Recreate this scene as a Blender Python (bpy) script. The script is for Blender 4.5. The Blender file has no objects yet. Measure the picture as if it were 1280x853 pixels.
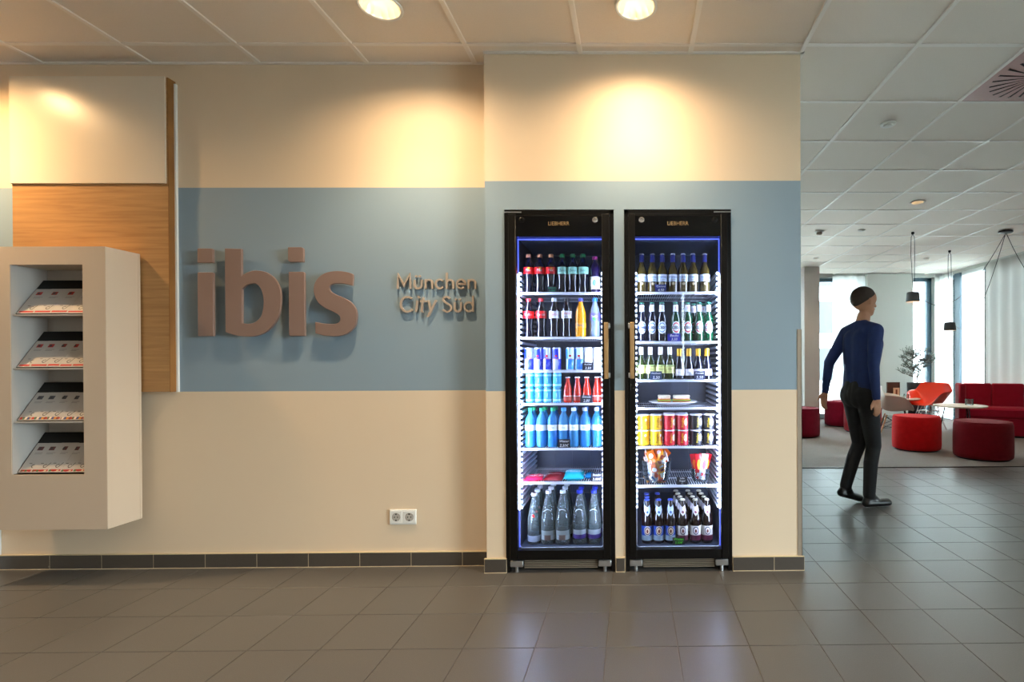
import bpy, math, random
from mathutils import Vector, Matrix
PI = math.pi
C = bpy.context.scene.collection
SC = bpy.context.scene
random.seed(7)

# ------------------------------------------------------------------ camera
CP = Vector((0.8346, -2.9289, 1.1962)); FPX, CX, CY = 643.627, 797.50, 454.886
ROLL, PITCH, YAW = -.0046, -.0045, -.01
def rot_rows():
    c, s = math.cos(YAW), math.sin(YAW); A = Matrix(((c, s, 0), (-s, c, 0), (0, 0, 1)))
    c, s = math.cos(PITCH), math.sin(PITCH); B = Matrix(((1, 0, 0), (0, c, s), (0, -s, c)))
    c, s = math.cos(ROLL), math.sin(ROLL); D = Matrix(((c, 0, s), (0, 1, 0), (-s, 0, c)))
    return D @ B @ A
RR = rot_rows()
cam = bpy.data.cameras.new('camera'); co = bpy.data.objects.new('camera', cam); C.objects.link(co)
r_, f_, u_ = Vector(RR[0]), Vector(RR[1]), Vector(RR[2])
m = Matrix.Identity(4)
for i in range(3):
    m[i][0], m[i][1], m[i][2], m[i][3] = r_[i], u_[i], -f_[i], CP[i]
co.matrix_world = m
cam.sensor_width = 36; cam.lens = FPX / 1280 * 36
cam.shift_x = (640 - CX) / 1280; cam.shift_y = (CY - 426.5) / 1280
cam.clip_start = .05; cam.clip_end = 200
SC.camera = co
def at(u, v, ax, val):
    """point of the room seen at photo position (u, v) on the plane axis=val (used to take measurements)"""
    d = RR.transposed() @ Vector(((u - CX) / FPX, 1, -(v - CY) / FPX))
    return CP + d * ((val - CP[ax]) / d[ax])
def X_(u, v, Y): return at(u, v, 1, Y).x
def Zz(u, v, Y): return at(u, v, 1, Y).z

# ------------------------------------------------------------------ render look, world
SC.view_settings.view_transform = 'Standard'; SC.view_settings.look = 'None'
SC.view_settings.gamma = 1; SC.view_settings.use_curve_mapping = False
SC.view_settings.exposure = 1.15
SC.cycles.use_denoising = True
SC.cycles.max_bounces = 10; SC.cycles.transparent_max_bounces = 24
SC.cycles.sample_clamp_indirect = 6; SC.cycles.caustics_reflective = False; SC.cycles.caustics_refractive = False
W = bpy.data.worlds.new('sky'); SC.world = W; W.use_nodes = True
bg = W.node_tree.nodes['Background']; bg.inputs[0].default_value = (.955, .965, 1, 1); bg.inputs[1].default_value = 20.0
H = 2.94                       # ceiling height
WARM = (1, .72, .42)
def spot(x, y, z, power, col=WARM, size=125, blend=.7, r=.04):
    l = bpy.data.lights.new('downlight_lamp', 'SPOT'); l.energy = power; l.color = col
    l.spot_size = math.radians(size); l.spot_blend = blend; l.shadow_soft_size = r
    o = bpy.data.objects.new('downlight_lamp', l); C.objects.link(o); o.location = (x, y, z)
    return o
for _x, _p in ((-.394, 27), (.858, 22), (-2.9, 28)): spot(_x, -.391, H - .014, _p, (1, .80, .56), 100, .9)
DOWN = [(-.394, -.389), (.858, -.393), (-2.9, -.40)]
spot(-.394, -.389, H - .012, 32, WARM, 160, 1)
spot(.858, -.393, H - .012, 32, WARM, 160, 1)
spot(-2.9, -.40, H - .012, 60, (1, .62, .28), 160, 1)
for x in (-3.5, -1.65, .2, 2.05):
    for y in (-2.9, -4.8): spot(x, y, H - .03, 16 if x < -1 else 40, (1, .82, .62), 150, 1, .06)  # unseen lamps behind the camera, added as ambient fill
for x, y in ((3.987, 2.734), (5.9, 2.734), (3.9, 5.82), (5.87, 5.84), (2.2, 4.6)):
    spot(x, y, H - .03, 16, (1, .80, .6), 110, .8, .04)
def portal(x, y, z, w, h, d):
    l = bpy.data.lights.new('window_daylight', 'AREA'); l.shape = 'RECTANGLE'; l.size = w; l.size_y = h
    l.cycles.is_portal = True
    o = bpy.data.objects.new('window_daylight', l); C.objects.link(o); o.location = (x, y, z)
    o.rotation_euler = Vector(d).to_track_quat('-Z', 'Y').to_euler()

# ------------------------------------------------------------------ materials
def lin(h):
    if isinstance(h, str):
        h = h.lstrip('#'); h = [int(h[i:i + 2], 16) / 255 for i in (0, 2, 4)]
        h = [c / 12.92 if c <= .04045 else ((c + .055) / 1.055) ** 2.4 for c in h]
    return (h[0], h[1], h[2], 1)
def mat(name, col, rough=.5, metal=0, var=0, scale=8, bump=0, bscale=None, emit=None, es=0, spec=.5, coat=0, stretch=(1, 1, 1), trans=0, sheen=0):
    M = bpy.data.materials.new(name); M.use_nodes = True; n = M.node_tree.nodes; L = M.node_tree.links
    b = n['Principled BSDF']; b.inputs['Base Color'].default_value = lin(col); b.inputs['Roughness'].default_value = rough
    b.inputs['Metallic'].default_value = metal; b.inputs['Specular IOR Level'].default_value = spec
    b.inputs['Coat Weight'].default_value = coat; b.inputs['Transmission Weight'].default_value = trans
    b.inputs['Sheen Weight'].default_value = sheen
    if emit: b.inputs['Emission Color'].default_value = lin(emit); b.inputs['Emission Strength'].default_value = es
    if var or bump:
        tc = n.new('ShaderNodeTexCoord'); mp = n.new('ShaderNodeMapping'); mp.inputs['Scale'].default_value = stretch
        L.new(tc.outputs['Object'], mp.inputs['Vector'])
    if var:
        no = n.new('ShaderNodeTexNoise'); no.inputs['Scale'].default_value = scale; no.inputs['Detail'].default_value = 6
        L.new(mp.outputs[0], no.inputs['Vector'])
        hs = n.new('ShaderNodeHueSaturation'); hs.inputs['Color'].default_value = lin(col)
        mr = n.new('ShaderNodeMapRange'); mr.inputs['From Min'].default_value = .25; mr.inputs['From Max'].default_value = .75
        mr.inputs['To Min'].default_value = 1 - var; mr.inputs['To Max'].default_value = 1 + var
        L.new(no.outputs['Fac'], mr.inputs['Value']); L.new(mr.outputs[0], hs.inputs['Value']); L.new(hs.outputs[0], b.inputs['Base Color'])
    if bump:
        n2 = n.new('ShaderNodeTexNoise'); n2.inputs['Scale'].default_value = bscale or scale * 4; n2.inputs['Detail'].default_value = 4
        L.new(mp.outputs[0], n2.inputs['Vector'])
        bp = n.new('ShaderNodeBump'); bp.inputs['Strength'].default_value = bump; bp.inputs['Distance'].default_value = .002
        L.new(n2.outputs['Fac'], bp.inputs['Height']); L.new(bp.outputs[0], b.inputs['Normal'])
    return M
def object_tint(M, amount=.06):
    """small brightness difference from tile to tile"""
    n = M.node_tree.nodes; L = M.node_tree.links; b = n['Principled BSDF']
    oi = n.new('ShaderNodeObjectInfo'); mr = n.new('ShaderNodeMapRange')
    mr.inputs['To Min'].default_value = 1 - amount; mr.inputs['To Max'].default_value = 1 + amount
    L.new(oi.outputs['Random'], mr.inputs['Value'])
    hs = n.new('ShaderNodeHueSaturation'); src = b.inputs['Base Color']
    if src.links: L.new(src.links[0].from_socket, hs.inputs['Color'])
    else: hs.inputs['Color'].default_value = src.default_value
    L.new(mr.outputs[0], hs.inputs['Value']); L.new(hs.outputs[0], src)
    return M
def glass(name, tint, dens=.0, refl=.1, rough=.02, edge=.0, edgecol='#e8f4ff', ior=1.45):
    """thin clear sheet or thin-walled vessel: tinted see-through, Fresnel reflection, lit outlines painted into grazing edges"""
    M = bpy.data.materials.new(name); M.use_nodes = True; n = M.node_tree.nodes; L = M.node_tree.links
    n.remove(n['Principled BSDF']); out = n['Material Output']
    t = n.new('ShaderNodeBsdfTransparent'); t.inputs[0].default_value = lin(tint)
    g = n.new('ShaderNodeBsdfGlossy'); g.inputs['Roughness'].default_value = rough
    fr = n.new('ShaderNodeFresnel'); fr.inputs[0].default_value = ior
    base = t
    if dens or edge:
        d = n.new('ShaderNodeBsdfDiffuse'); d.inputs[0].default_value = lin(edgecol)
        mx = n.new('ShaderNodeMixShader')
        if edge:
            lw = n.new('ShaderNodeLayerWeight'); lw.inputs[0].default_value = .35
            mr = n.new('ShaderNodeMapRange'); mr.inputs['From Min'].default_value = .35; mr.inputs['To Min'].default_value = dens; mr.inputs['To Max'].default_value = edge
            L.new(lw.outputs['Facing'], mr.inputs['Value']); L.new(mr.outputs[0], mx.inputs[0])
        else: mx.inputs[0].default_value = dens
        L.new(t.outputs[0], mx.inputs[1]); L.new(d.outputs[0], mx.inputs[2]); base = mx
    m2 = n.new('ShaderNodeMixShader'); L.new(fr.outputs[0], m2.inputs[0]); L.new(base.outputs[0], m2.inputs[1]); L.new(g.outputs[0], m2.inputs[2])
    L.new(m2.outputs[0], out.inputs[0])
    return M
def curtain_mat(name, col, tr=.6):
    M = bpy.data.materials.new(name); M.use_nodes = True; n = M.node_tree.nodes; L = M.node_tree.links
    n.remove(n['Principled BSDF'])
    a = n.new('ShaderNodeBsdfDiffuse'); b = n.new('ShaderNodeBsdfTranslucent'); mx = n.new('ShaderNodeMixShader')
    a.inputs[0].default_value = b.inputs[0].default_value = lin(col); mx.inputs[0].default_value = tr
    L.new(a.outputs[0], mx.inputs[1]); L.new(b.outputs[0], mx.inputs[2]); L.new(mx.outputs[0], n['Material Output'].inputs[0])
    return M
def wall_paint():
    """cream paint with a blue band between 1.03 m and 2.22 m"""
    M = mat('banded_wall_paint', '#e3d0b8', .55, bump=.05, bscale=220); n = M.node_tree.nodes; L = M.node_tree.links; b = n['Principled BSDF']
    g = n.new('ShaderNodeNewGeometry'); s = n.new('ShaderNodeSeparateXYZ'); L.new(g.outputs['Position'], s.inputs[0])
    a = n.new('ShaderNodeMath'); a.operation = 'GREATER_THAN'; a.inputs[1].default_value = 1.031; L.new(s.outputs['Z'], a.inputs[0])
    c = n.new('ShaderNodeMath'); c.operation = 'LESS_THAN'; c.inputs[1].default_value = 2.222; L.new(s.outputs['Z'], c.inputs[0])
    e = n.new('ShaderNodeMath'); e.operation = 'MULTIPLY'; L.new(a.outputs[0], e.inputs[0]); L.new(c.outputs[0], e.inputs[1])
    mx = n.new('ShaderNodeMix'); mx.data_type = 'RGBA'; mx.inputs[6].default_value = lin('#ddc9ae'); mx.inputs[7].default_value = lin('#879cab')
    L.new(e.outputs[0], mx.inputs[0]); L.new(mx.outputs[2], b.inputs['Base Color'])
    return M
def wood(name, c1, c2, sc=(1.2, 8, 22), rough=.45):
    M = mat(name, c1, rough); n = M.node_tree.nodes; L = M.node_tree.links; b = n['Principled BSDF']
    tc = n.new('ShaderNodeTexCoord'); mp = n.new('ShaderNodeMapping'); mp.inputs['Scale'].default_value = sc
    no = n.new('ShaderNodeTexNoise'); no.inputs['Scale'].default_value = 2.2; no.inputs['Detail'].default_value = 9; no.inputs['Distortion'].default_value = .8
    cr = n.new('ShaderNodeValToRGB'); cr.color_ramp.elements[0].position = .3; cr.color_ramp.elements[1].position = .7
    cr.color_ramp.elements[0].color = lin(c2); cr.color_ramp.elements[1].color = lin(c1)
    L.new(tc.outputs['Object'], mp.inputs[0]); L.new(mp.outputs[0], no.inputs[0]); L.new(no.outputs['Fac'], cr.inputs[0]); L.new(cr.outputs[0], b.inputs['Base Color'])
    return M
MT = dict(
    paint=wall_paint(), plain=mat('cream_wall_paint', '#ddd2c4', .6, bump=.04, bscale=200),
    white=mat('white_paint', '#e4e4e0', .5), lacquer=mat('cream_lacquer', '#d8cdbb', .28, spec=.5),
    cabin=mat('greige_lacquer', '#cdbba6', .4), cabin_in=mat('pale_grey_lacquer', '#b9b4ae', .5),
    oak=wood('oak_veneer', '#b58a58', '#9a7043'), oak_edge=wood('oak_edge', '#9a6a35', '#7d5225', (1, 1, 1)),
    tile=object_tint(mat('grey_porcelain_tile', '#585654', .33, var=.16, scale=240, bump=.12, bscale=260, spec=.6), .05),
    basetile=object_tint(mat('dark_porcelain_tile', '#48423c', .45, var=.04, scale=60), .04),
    grout=mat('grout', '#69625a', .9), sealant=mat('beige_sealant', '#c9b795', .6), skgrout=mat('light_grout', '#b8aa90', .8),
    ctile=object_tint(mat('mineral_ceiling_tile', '#ebe3d9', .85, var=.03, scale=160, bump=.25, bscale=300), .02),
    tbar=mat('ceiling_grid_metal', '#f2eee8', .35), slab=mat('ceiling_void', '#6b6762', .9),
    carpet=mat('taupe_carpet', '#6a6059', .95, var=.14, scale=30, bump=.5, bscale=260, sheen=.2),
    strip=mat('dark_threshold_metal', '#2c2724', .35, .6),
    black=mat('black_plastic', '#040405', .35, spec=.3), blackgloss=mat('black_glass_panel', '#020203', .08, spec=.4), frame_black=mat('black_door_frame', '#070605', .4, spec=.25),
    liner=mat('cooler_liner', '#3c455a', .4), shelfwire=mat('white_coated_wire', '#e9eef8', .3),
    bronze=mat('champagne_metal', '#b59468', .35, .55), steel=mat('brushed_steel', '#b9bcc0', .3, .9), chrome=mat('chrome', '#e6e6e6', .12, 1),
    greymet=mat('grey_metal', '#9c8f80', .45, .3), sign=mat('rose_taupe_sign_paint', '#88726a', .45, .1), signs=mat('champagne_letter', '#b4a496', .38, .1),
    led=mat('led_diffuser', '#ffffff', emit='#d4e0ff', es=34), ledblue=mat('lit_edge_emission', '#8090ff', emit='#5566f2', es=.8), leddot=mat('led_chip', '#ffffff', emit='#cfdcff', es=7),
    lamp=mat('lit_lamp', '#ffffff', emit='#ffe0b0', es=12), reflector=mat('lamp_reflector', '#f4e6cf', .3, .6),
    doorglass=glass('cooler_door_glass', '#f4f8ff', ior=1.32), winglass=glass('window_glass', '#eef8fa', ior=1.4), clearglass=glass('clear_glass', '#f2f8f8', .02, edge=.28),
    bgpet=glass('water_in_blue_bottle', '#58c0ff', .34, edge=.9, edgecol='#58c4ff'), bgglass=glass('water_in_clear_glass', '#d4e0e2', .12, edge=.75, edgecol='#c4d2d2'),
    dark=mat('cola', '#0b0b16', .1, coat=.6), amber=mat('pale_beer_bottle', '#4a3c16', .1, coat=.6), dkbrown=mat('brown_glass_bottle', '#150806', .1, coat=.8),
    dkgreen=mat('green_glass_bottle', '#04371e', .1, coat=.8), olive=mat('olive_glass_bottle', '#24310f', .1, coat=.8), navyglass=mat('dark_wine_bottle', '#0d1020', .1, coat=.8),
    orange=mat('orange_soda', '#f09a06', .2, coat=.6), redb=mat('red_soda', '#c8220e', .15, coat=.6), lemon=glass('lemonade', '#b6cbe8', .25, edge=.8, edgecol='#cfe0ff'),
    grey_leather=mat('grey', '#77797b', .6), skin=mat('skin', '#b98566', .55), shirt=mat('navy_pullover', '#0e2558', .8, var=.1, scale=20, bump=.2), trousers=mat('black_trousers', '#0e0f12', .8), shoe=mat('black_leather', '#0a0a0a', .35), hair=mat('brown_hair', '#3a2e26', .8, var=.2, scale=60, bump=.6),
    lampshade=mat('graphite_lamp_shade', '#46484a', .45, .4), cable=mat('dark_cable', '#2c2729', .5), gold_in=mat('lamp_inner_glow', '#ffddc0', emit='#ffb88a', es=3),
    tabletop=mat('pale_tabletop', '#cfc2ae', .4, var=.05, scale=14), wirem=mat('dark_steel_wire', '#1f2022', .35, .6), beech=wood('beech_dowel', '#b98353', '#9d6a3e', (8, 8, 1)),
    pot=mat('anthracite_planter', '#33373d', .6, var=.06), soil=mat('potting_soil', '#2a2018', .95), bark=mat('bark', '#4d4136', .9), leaf=mat('dusty_green_leaf', '#66756a', .7, var=.2, scale=20),
    framedk=mat('blue_grey_window_frame', '#3f5a69', .4), frame_l=mat('window_frame_light', '#8fa3ab', .4), curtain=curtain_mat('sheer_curtain', '#f2f4f2', .6), curtain2=curtain_mat('grey_curtain', '#bdbdb9', .06), pillar=mat('beige_pillar', '#c6bfb8', .7), fgrey=mat('pale_grey_wall', '#c9ccc6', .7),
    facade=mat('pale_facade', '#dfe6e8', .7), fwin=mat('facade_window', '#383d40', .7, spec=.05), ground=mat('paving', '#a5a5a0', .9),
    menu=mat('dark_wood_menu', '#4b2b22', .5),
)
def solid(h, r=.4, **k):
    key = 'c' + h + str(r)
    if key not in MT: MT[key] = mat('print_' + h.lstrip('#'), h, r, **k)
    return MT[key]

# ------------------------------------------------------------------ mesh helpers
class MB:
    def __init__(s): s.v = []; s.f = []; s.m = []; s.mats = []
    def mi(s, m):
        if isinstance(m, str): m = MT[m]
        if m not in s.mats: s.mats.append(m)
        return s.mats.index(m)
    def add(s, vs, fs, m, M=None):
        k = len(s.v); i = s.mi(m)
        s.v += [tuple((M @ Vector(p)) if M else p) for p in vs]
        s.f += [tuple(k + a for a in f) for f in fs]; s.m += [i] * len(fs); return s
    def box(s, x0, x1, y0, y1, z0, z1, m, M=None, b=0):
        if b:
            pts = []
            for z, q in ((z0, b), (z0 + b, 0), (z1 - b, 0), (z1, b)):
                pts += [(x0 + q + (b if not q else 0), y0 + q, z), (x1 - q - (b if not q else 0), y0 + q, z), (x1 - q, y0 + q + (b if not q else 0), z), (x1 - q, y1 - q - (b if not q else 0), z),
                        (x1 - q - (b if not q else 0), y1 - q, z), (x0 + q + (b if not q else 0), y1 - q, z), (x0 + q, y1 - q - (b if not q else 0), z), (x0 + q, y0 + q + (b if not q else 0), z)]
            fs = []
            for k in range(3):
                for j in range(8): fs.append((k * 8 + j, k * 8 + (j + 1) % 8, k * 8 + 8 + (j + 1) % 8, k * 8 + 8 + j))
            fs += [tuple(range(7, -1, -1)), tuple(range(24, 32))]
            return s.add(pts, fs, m, M)
        vs = [(x0, y0, z0), (x1, y0, z0), (x1, y1, z0), (x0, y1, z0), (x0, y0, z1), (x1, y0, z1), (x1, y1, z1), (x0, y1, z1)]
        return s.add(vs, [(0, 3, 2, 1), (4, 5, 6, 7), (0, 1, 5, 4), (1, 2, 6, 5), (2, 3, 7, 6), (3, 0, 4, 7)], m, M)
    def lathe(s, prof, m, n=20, c=(0, 0, 0), M=None, cap=True, sq=None):
        vs = []; fs = []
        for r, z in prof:
            for k in range(n):
                a = 2 * PI * k / n; rr = r * (sq(a, z) if sq else 1)
                vs.append((c[0] + rr * math.cos(a), c[1] + rr * math.sin(a), c[2] + z))
        for i in range(len(prof) - 1):
            for k in range(n): fs.append((i * n + k, i * n + (k + 1) % n, (i + 1) * n + (k + 1) % n, (i + 1) * n + k))
        if cap:
            fs.append(tuple(range(n - 1, -1, -1))); q = (len(prof) - 1) * n; fs.append(tuple(range(q, q + n)))
        return s.add(vs, fs, m, M)
    def tube(s, p, q, r, m, r2=None, n=8):
        p, q = Vector(p), Vector(q); d = q - p; Q = d.to_track_quat('Z', 'Y').to_matrix().to_4x4(); Q.translation = p
        return s.lathe([(r, 0), (r if r2 is None else r2, d.length)], m, n, M=Q)
    def path(s, pts, r, m, n=6, closed=False):
        pts = [Vector(p) for p in pts]; K = len(pts); vs = []; fs = []; ref = None
        for i in range(K):
            a = pts[(i - 1) % K] if closed or i else pts[i]; b = pts[(i + 1) % K] if closed or i < K - 1 else pts[i]
            t = (b - a).normalized()
            if ref is None: ref = t.orthogonal().normalized()
            ref = (ref - t * ref.dot(t)).normalized(); w = t.cross(ref)
            rr = r[i] if isinstance(r, (list, tuple)) else r
            for k in range(n):
                an = 2 * PI * k / n; vs.append(tuple(pts[i] + (ref * math.cos(an) + w * math.sin(an)) * rr))
        for i in range(K if closed else K - 1):
            j = (i + 1) % K
            for k in range(n): fs.append((i * n + k, i * n + (k + 1) % n, j * n + (k + 1) % n, j * n + k))
        if not closed: fs += [tuple(range(n - 1, -1, -1)), tuple(range((K - 1) * n, K * n))]
        return s.add(vs, fs, m)
    def ribbon(s, pts, w, y0, y1, m, closed=False, M=None):
        """flat stroke of width w in the XZ plane, extruded from y0 (front) to y1"""
        pts = [Vector(p) for p in pts]; K = len(pts); L = []; R = []
        for i in range(K):
            a = pts[(i - 1) % K] if closed or i else pts[i]; b = pts[(i + 1) % K] if closed or i < K - 1 else pts[i]
            d1 = (pts[i] - a); d2 = (b - pts[i]); d1 = d1.normalized() if d1.length else d2.normalized(); d2 = d2.normalized() if d2.length else d1
            t = (d1 + d2).normalized(); nn = Vector((-t.y, t.x)); k = w / 2 / max(.5, nn.dot(Vector((-d1.y, d1.x))))
            L.append(pts[i] + nn * k); R.append(pts[i] - nn * k)
        vs = []
        for y in (y0, y1):
            for a, b in zip(L, R): vs += [(a.x, y, a.y), (b.x, y, b.y)]
        o = 2 * K; fs = []
        for i in range(K if closed else K - 1):
            j = (i + 1) % K
            fs += [(2 * i, 2 * j, 2 * j + 1, 2 * i + 1), (o + 2 * i, o + 2 * i + 1, o + 2 * j + 1, o + 2 * j), (2 * i, o + 2 * i, o + 2 * j, 2 * j), (2 * i + 1, 2 * j + 1, o + 2 * j + 1, o + 2 * i + 1)]
        if not closed: fs += [(0, 1, o + 1, o), (2 * K - 2, o + 2 * K - 2, o + 2 * K - 1, 2 * K - 1)]
        return s.add(vs, fs, m, M)
    def build(s, name, parent=None, smooth=True, ang=40, loc=None):
        me = bpy.data.meshes.new(name); me.from_pydata(s.v, [], s.f); me.update()
        for q in s.mats: me.materials.append(q)
        me.polygons.foreach_set('material_index', s.m)
        if smooth:
            me.shade_smooth(); me.set_sharp_from_angle(angle=math.radians(ang))
        return link(name, me, parent, loc)
def link(name, me, parent=None, loc=None):
    o = bpy.data.objects.new(name, me); C.objects.link(o)
    if parent: o.parent = parent
    if loc: o.location = loc
    return o
def tag(o, label=None, cat=None, group=None, kind=None):
    if label: o['label'] = label
    if cat: o['category'] = cat
    if group: o['group'] = group
    if kind: o['kind'] = kind
    return o
def thing(name, label, cat, loc=(0, 0, 0), rz=0, group=None):
    o = bpy.data.objects.new(name, None); C.objects.link(o); o.location = loc; o.rotation_euler = (0, 0, rz); o.empty_display_size = .05
    return tag(o, label, cat, group)
KIDS = {}
def copy_tree(o, parent=None):
    c = o.copy(); C.objects.link(c)
    if parent: c.parent = parent
    for ch in list(o.children): copy_tree(ch, c)
    return c
def place(proto, state, loc, label, group=None, rz=0):
    """first use moves the prototype, later uses copy it with its parts"""
    if state.get(proto.name): o = copy_tree(proto)
    else: o = proto; state[proto.name] = 1
    o.location = loc; o.rotation_euler = (0, 0, rz); o['label'] = label
    if group: o['group'] = group
    return o
USED = {}
def struct(name, mb, parent=None, **k):
    o = mb.build(name, parent, **k)
    if not parent: o['kind'] = 'structure'
    return o
def bx(name, dims, m, parent=None, b=0, kind=None, smooth=False):
    o = MB().box(*dims, m, b=b).build(name, parent, smooth=smooth)
    if kind: o['kind'] = kind
    return o
def text_mesh(body, size, m, depth=0, radius=None, shear=0, align='CENTER', vert=False, flat_y=True, squash=1):
    cu = bpy.data.curves.new('lettering', 'FONT'); cu.body = body; cu.size = size; cu.shear = shear; cu.align_x = align; cu.align_y = 'CENTER'
    cu.extrude = depth; cu.resolution_u = 2
    o = bpy.data.objects.new('lettering', cu); C.objects.link(o); bpy.context.view_layer.update()
    me = bpy.data.meshes.new_from_object(o.evaluated_get(bpy.context.evaluated_depsgraph_get()))
    C.objects.unlink(o); bpy.data.objects.remove(o)
    for v in me.vertices:
        x, y, z = v.co; x *= squash
        if vert: x, y = -y, x
        if radius: a = x / radius; v.co = (math.sin(a) * (radius + z), -math.cos(a) * (radius + z), y)
        else: v.co = (x, -z, y)
    me.materials.clear(); me.materials.append(MT[m] if isinstance(m, str) else m)
    me.name = 'lettering'
    return me
def outline_mesh(outlines, depth, bevel, m):
    cu = bpy.data.curves.new('letter', 'CURVE'); cu.dimensions = '2D'; cu.fill_mode = 'BOTH'; cu.extrude = depth / 2; cu.bevel_depth = bevel; cu.bevel_resolution = 1; cu.offset = -bevel
    for pts in outlines:
        sp = cu.splines.new('POLY'); sp.points.add(len(pts) - 1); sp.use_cyclic_u = True
        for p, q in zip(sp.points, pts): p.co = (q[0], q[1], 0, 1)
    o = bpy.data.objects.new('letter', cu); C.objects.link(o); bpy.context.view_layer.update()
    me = bpy.data.meshes.new_from_object(o.evaluated_get(bpy.context.evaluated_depsgraph_get()))
    C.objects.unlink(o); bpy.data.objects.remove(o)
    for v in me.vertices: x, y, z = v.co; v.co = (x, -z, y)
    me.materials.clear(); me.materials.append(MT[m]); return me
def smooth_pts(P, closed=True, sub=8):
    """Catmull-Rom through points; a point with a third entry 1 is a sharp corner"""
    n = len(P); out = []
    for i in range(n if closed else n - 1):
        p1, p2 = P[i], P[(i + 1) % n]
        p0 = P[(i - 1) % n] if (closed or i) else p1; p3 = P[(i + 2) % n] if (closed or i < n - 2) else p2
        c1 = len(p1) > 2 and p1[2]; c2 = len(p2) > 2 and p2[2]
        t1 = [(p2[k] - p0[k]) / 2 for k in (0, 1)] if not c1 else [p2[k] - p1[k] for k in (0, 1)]
        t2 = [(p3[k] - p1[k]) / 2 for k in (0, 1)] if not c2 else [p2[k] - p1[k] for k in (0, 1)]
        K = 1 if (c1 and c2) else sub
        for j in range(K):
            t = j / K; h1 = 2 * t**3 - 3 * t**2 + 1; h2 = t**3 - 2 * t**2 + t; h3 = -2 * t**3 + 3 * t**2; h4 = t**3 - t**2
            out.append(tuple(h1 * p1[k] + h2 * t1[k] + h3 * p2[k] + h4 * t2[k] for k in (0, 1)))
    if not closed: out.append(tuple(P[-1][:2]))
    return out

# ------------------------------------------------------------------ floor
YL = .1065; YC = 2.77; YF = 7.5; XR = 7.15; YB = -6.4; XL = -5.5; BX = 1.795
OX, OY, TS = .4194, -.7771, .2991
fl = MB().box(XL, XR + .2, YB, YC, -.12, -.003, 'grout').build('floor', smooth=False); fl['kind'] = 'structure'
tiles = []
for i in range(-20, 23):
    for j in range(-19, 13):
        x0, y0 = OX + i * TS, OY + j * TS; x1, y1 = x0 + TS, min(y0 + TS, YC - .012)
        if x1 < XL or x0 > XR or y1 < YB or y1 - y0 < .04: continue
        if y0 > YL and x1 < BX + .0 : continue
        xm, ym = (x0 + x1) / 2, (y0 + y1) / 2; d = ym - CP.y
        vis = d > 1.7
        if vis:
            u = 797 + 643 * (xm - CP.x) / d
            vis = -60 < u < 1340 and not (ym > YL and u < 985)
        tiles.append((1 / d**3 if vis else 0, x0, x1, y0, y1))
tiles.sort(reverse=True)
g = .0016
tcache = {}
rest = MB()
for k, (a, x0, x1, y0, y1) in enumerate(tiles):
    if k < 298 and a > 0:
        key = round(y1 - y0, 3)
        if key not in tcache:
            hx, hy = TS / 2 - g, (y1 - y0) / 2 - g
            t = MB(); t.add([(-hx, -hy, -.008), (hx, -hy, -.008), (hx, hy, -.008), (-hx, hy, -.008), (-hx, -hy, -.001), (hx, -hy, -.001), (hx, hy, -.001), (-hx, hy, -.001),
                   (-hx + .0012, -hy + .0012, 0), (hx - .0012, -hy + .0012, 0), (hx - .0012, hy - .0012, 0), (-hx + .0012, hy - .0012, 0)],
                  [(0, 1, 5, 4), (1, 2, 6, 5), (2, 3, 7, 6), (3, 0, 4, 7), (4, 5, 9, 8), (5, 6, 10, 9), (6, 7, 11, 10), (7, 4, 8, 11), (8, 9, 10, 11)], 'tile')
            o = t.build('floor_tile', fl, smooth=False); tcache[key] = o.data
        else: o = link('floor_tile', tcache[key], fl)
        o.location = ((x0 + x1) / 2, (y0 + y1) / 2, 0)
    else: rest.box(x0 + g, x1 - g, y0 + g, y1 - g, -.008, 0, 'tile')
o = rest.build('floor_tiles_beyond', fl, smooth=False); o.name = 'floor_tiling'; o['kind'] = 'stuff'
cp = bx('carpet', (-.2, XR + .2, YC, YF + .3, -.12, .004), 'carpet', kind='structure'); cp.name = 'floor_carpet'
o = bx('trim_1', (BX, XR, YC - .014, YC + .004, -.01, .008), 'strip', kind='structure')

# ------------------------------------------------------------------ walls
wl = struct('wall_left', MB().box(-2.853, 0, YL, YL + .15, 0, H + .13, 'paint'), smooth=False)
bw = MB()
N1, N2 = (.11, .73), (.788, 1.397); ZT = 2.06
for a, b in ((0, N1[0]), (N1[1], N2[0]), (N2[1], BX)): bw.box(a, b, 0, .72, 0, H + .13, 'paint')
bw.box(N1[0], N1[1], 0, .72, ZT, H + .13, 'paint'); bw.box(N2[0], N2[1], 0, .72, ZT, H + .13, 'paint')
bw.box(0, BX, .72, .85, 0, H + .13, 'plain')
wb = struct('wall_center', bw, smooth=False); wb.name = 'wall_niche'
# metal corner guard
cg = MB().box(1.772, BX + .003, -.003, .0, .082, 1.375, 'greymet').box(BX, BX + .003, -.003, .03, .082, 1.375, 'greymet').build('corner_guard', smooth=False)
tag(cg, 'slim grey metal corner guard on the right edge of the cooler wall', 'corner guard')
struct('trim_2', MB().box(-2.95, -2.853, .06, .3, 0, H, 'white').box(-2.875, -2.853, .045, .06, 0, H, 'white'), smooth=False)
struct('wall_side', MB().box(XL, -2.95, YL, YL + .15, 0, H + .13, 'plain'), smooth=False)
struct('wall_west', MB().box(XL - .15, XL, YB, YL + .15, 0, H + .13, 'plain'), smooth=False)
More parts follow.
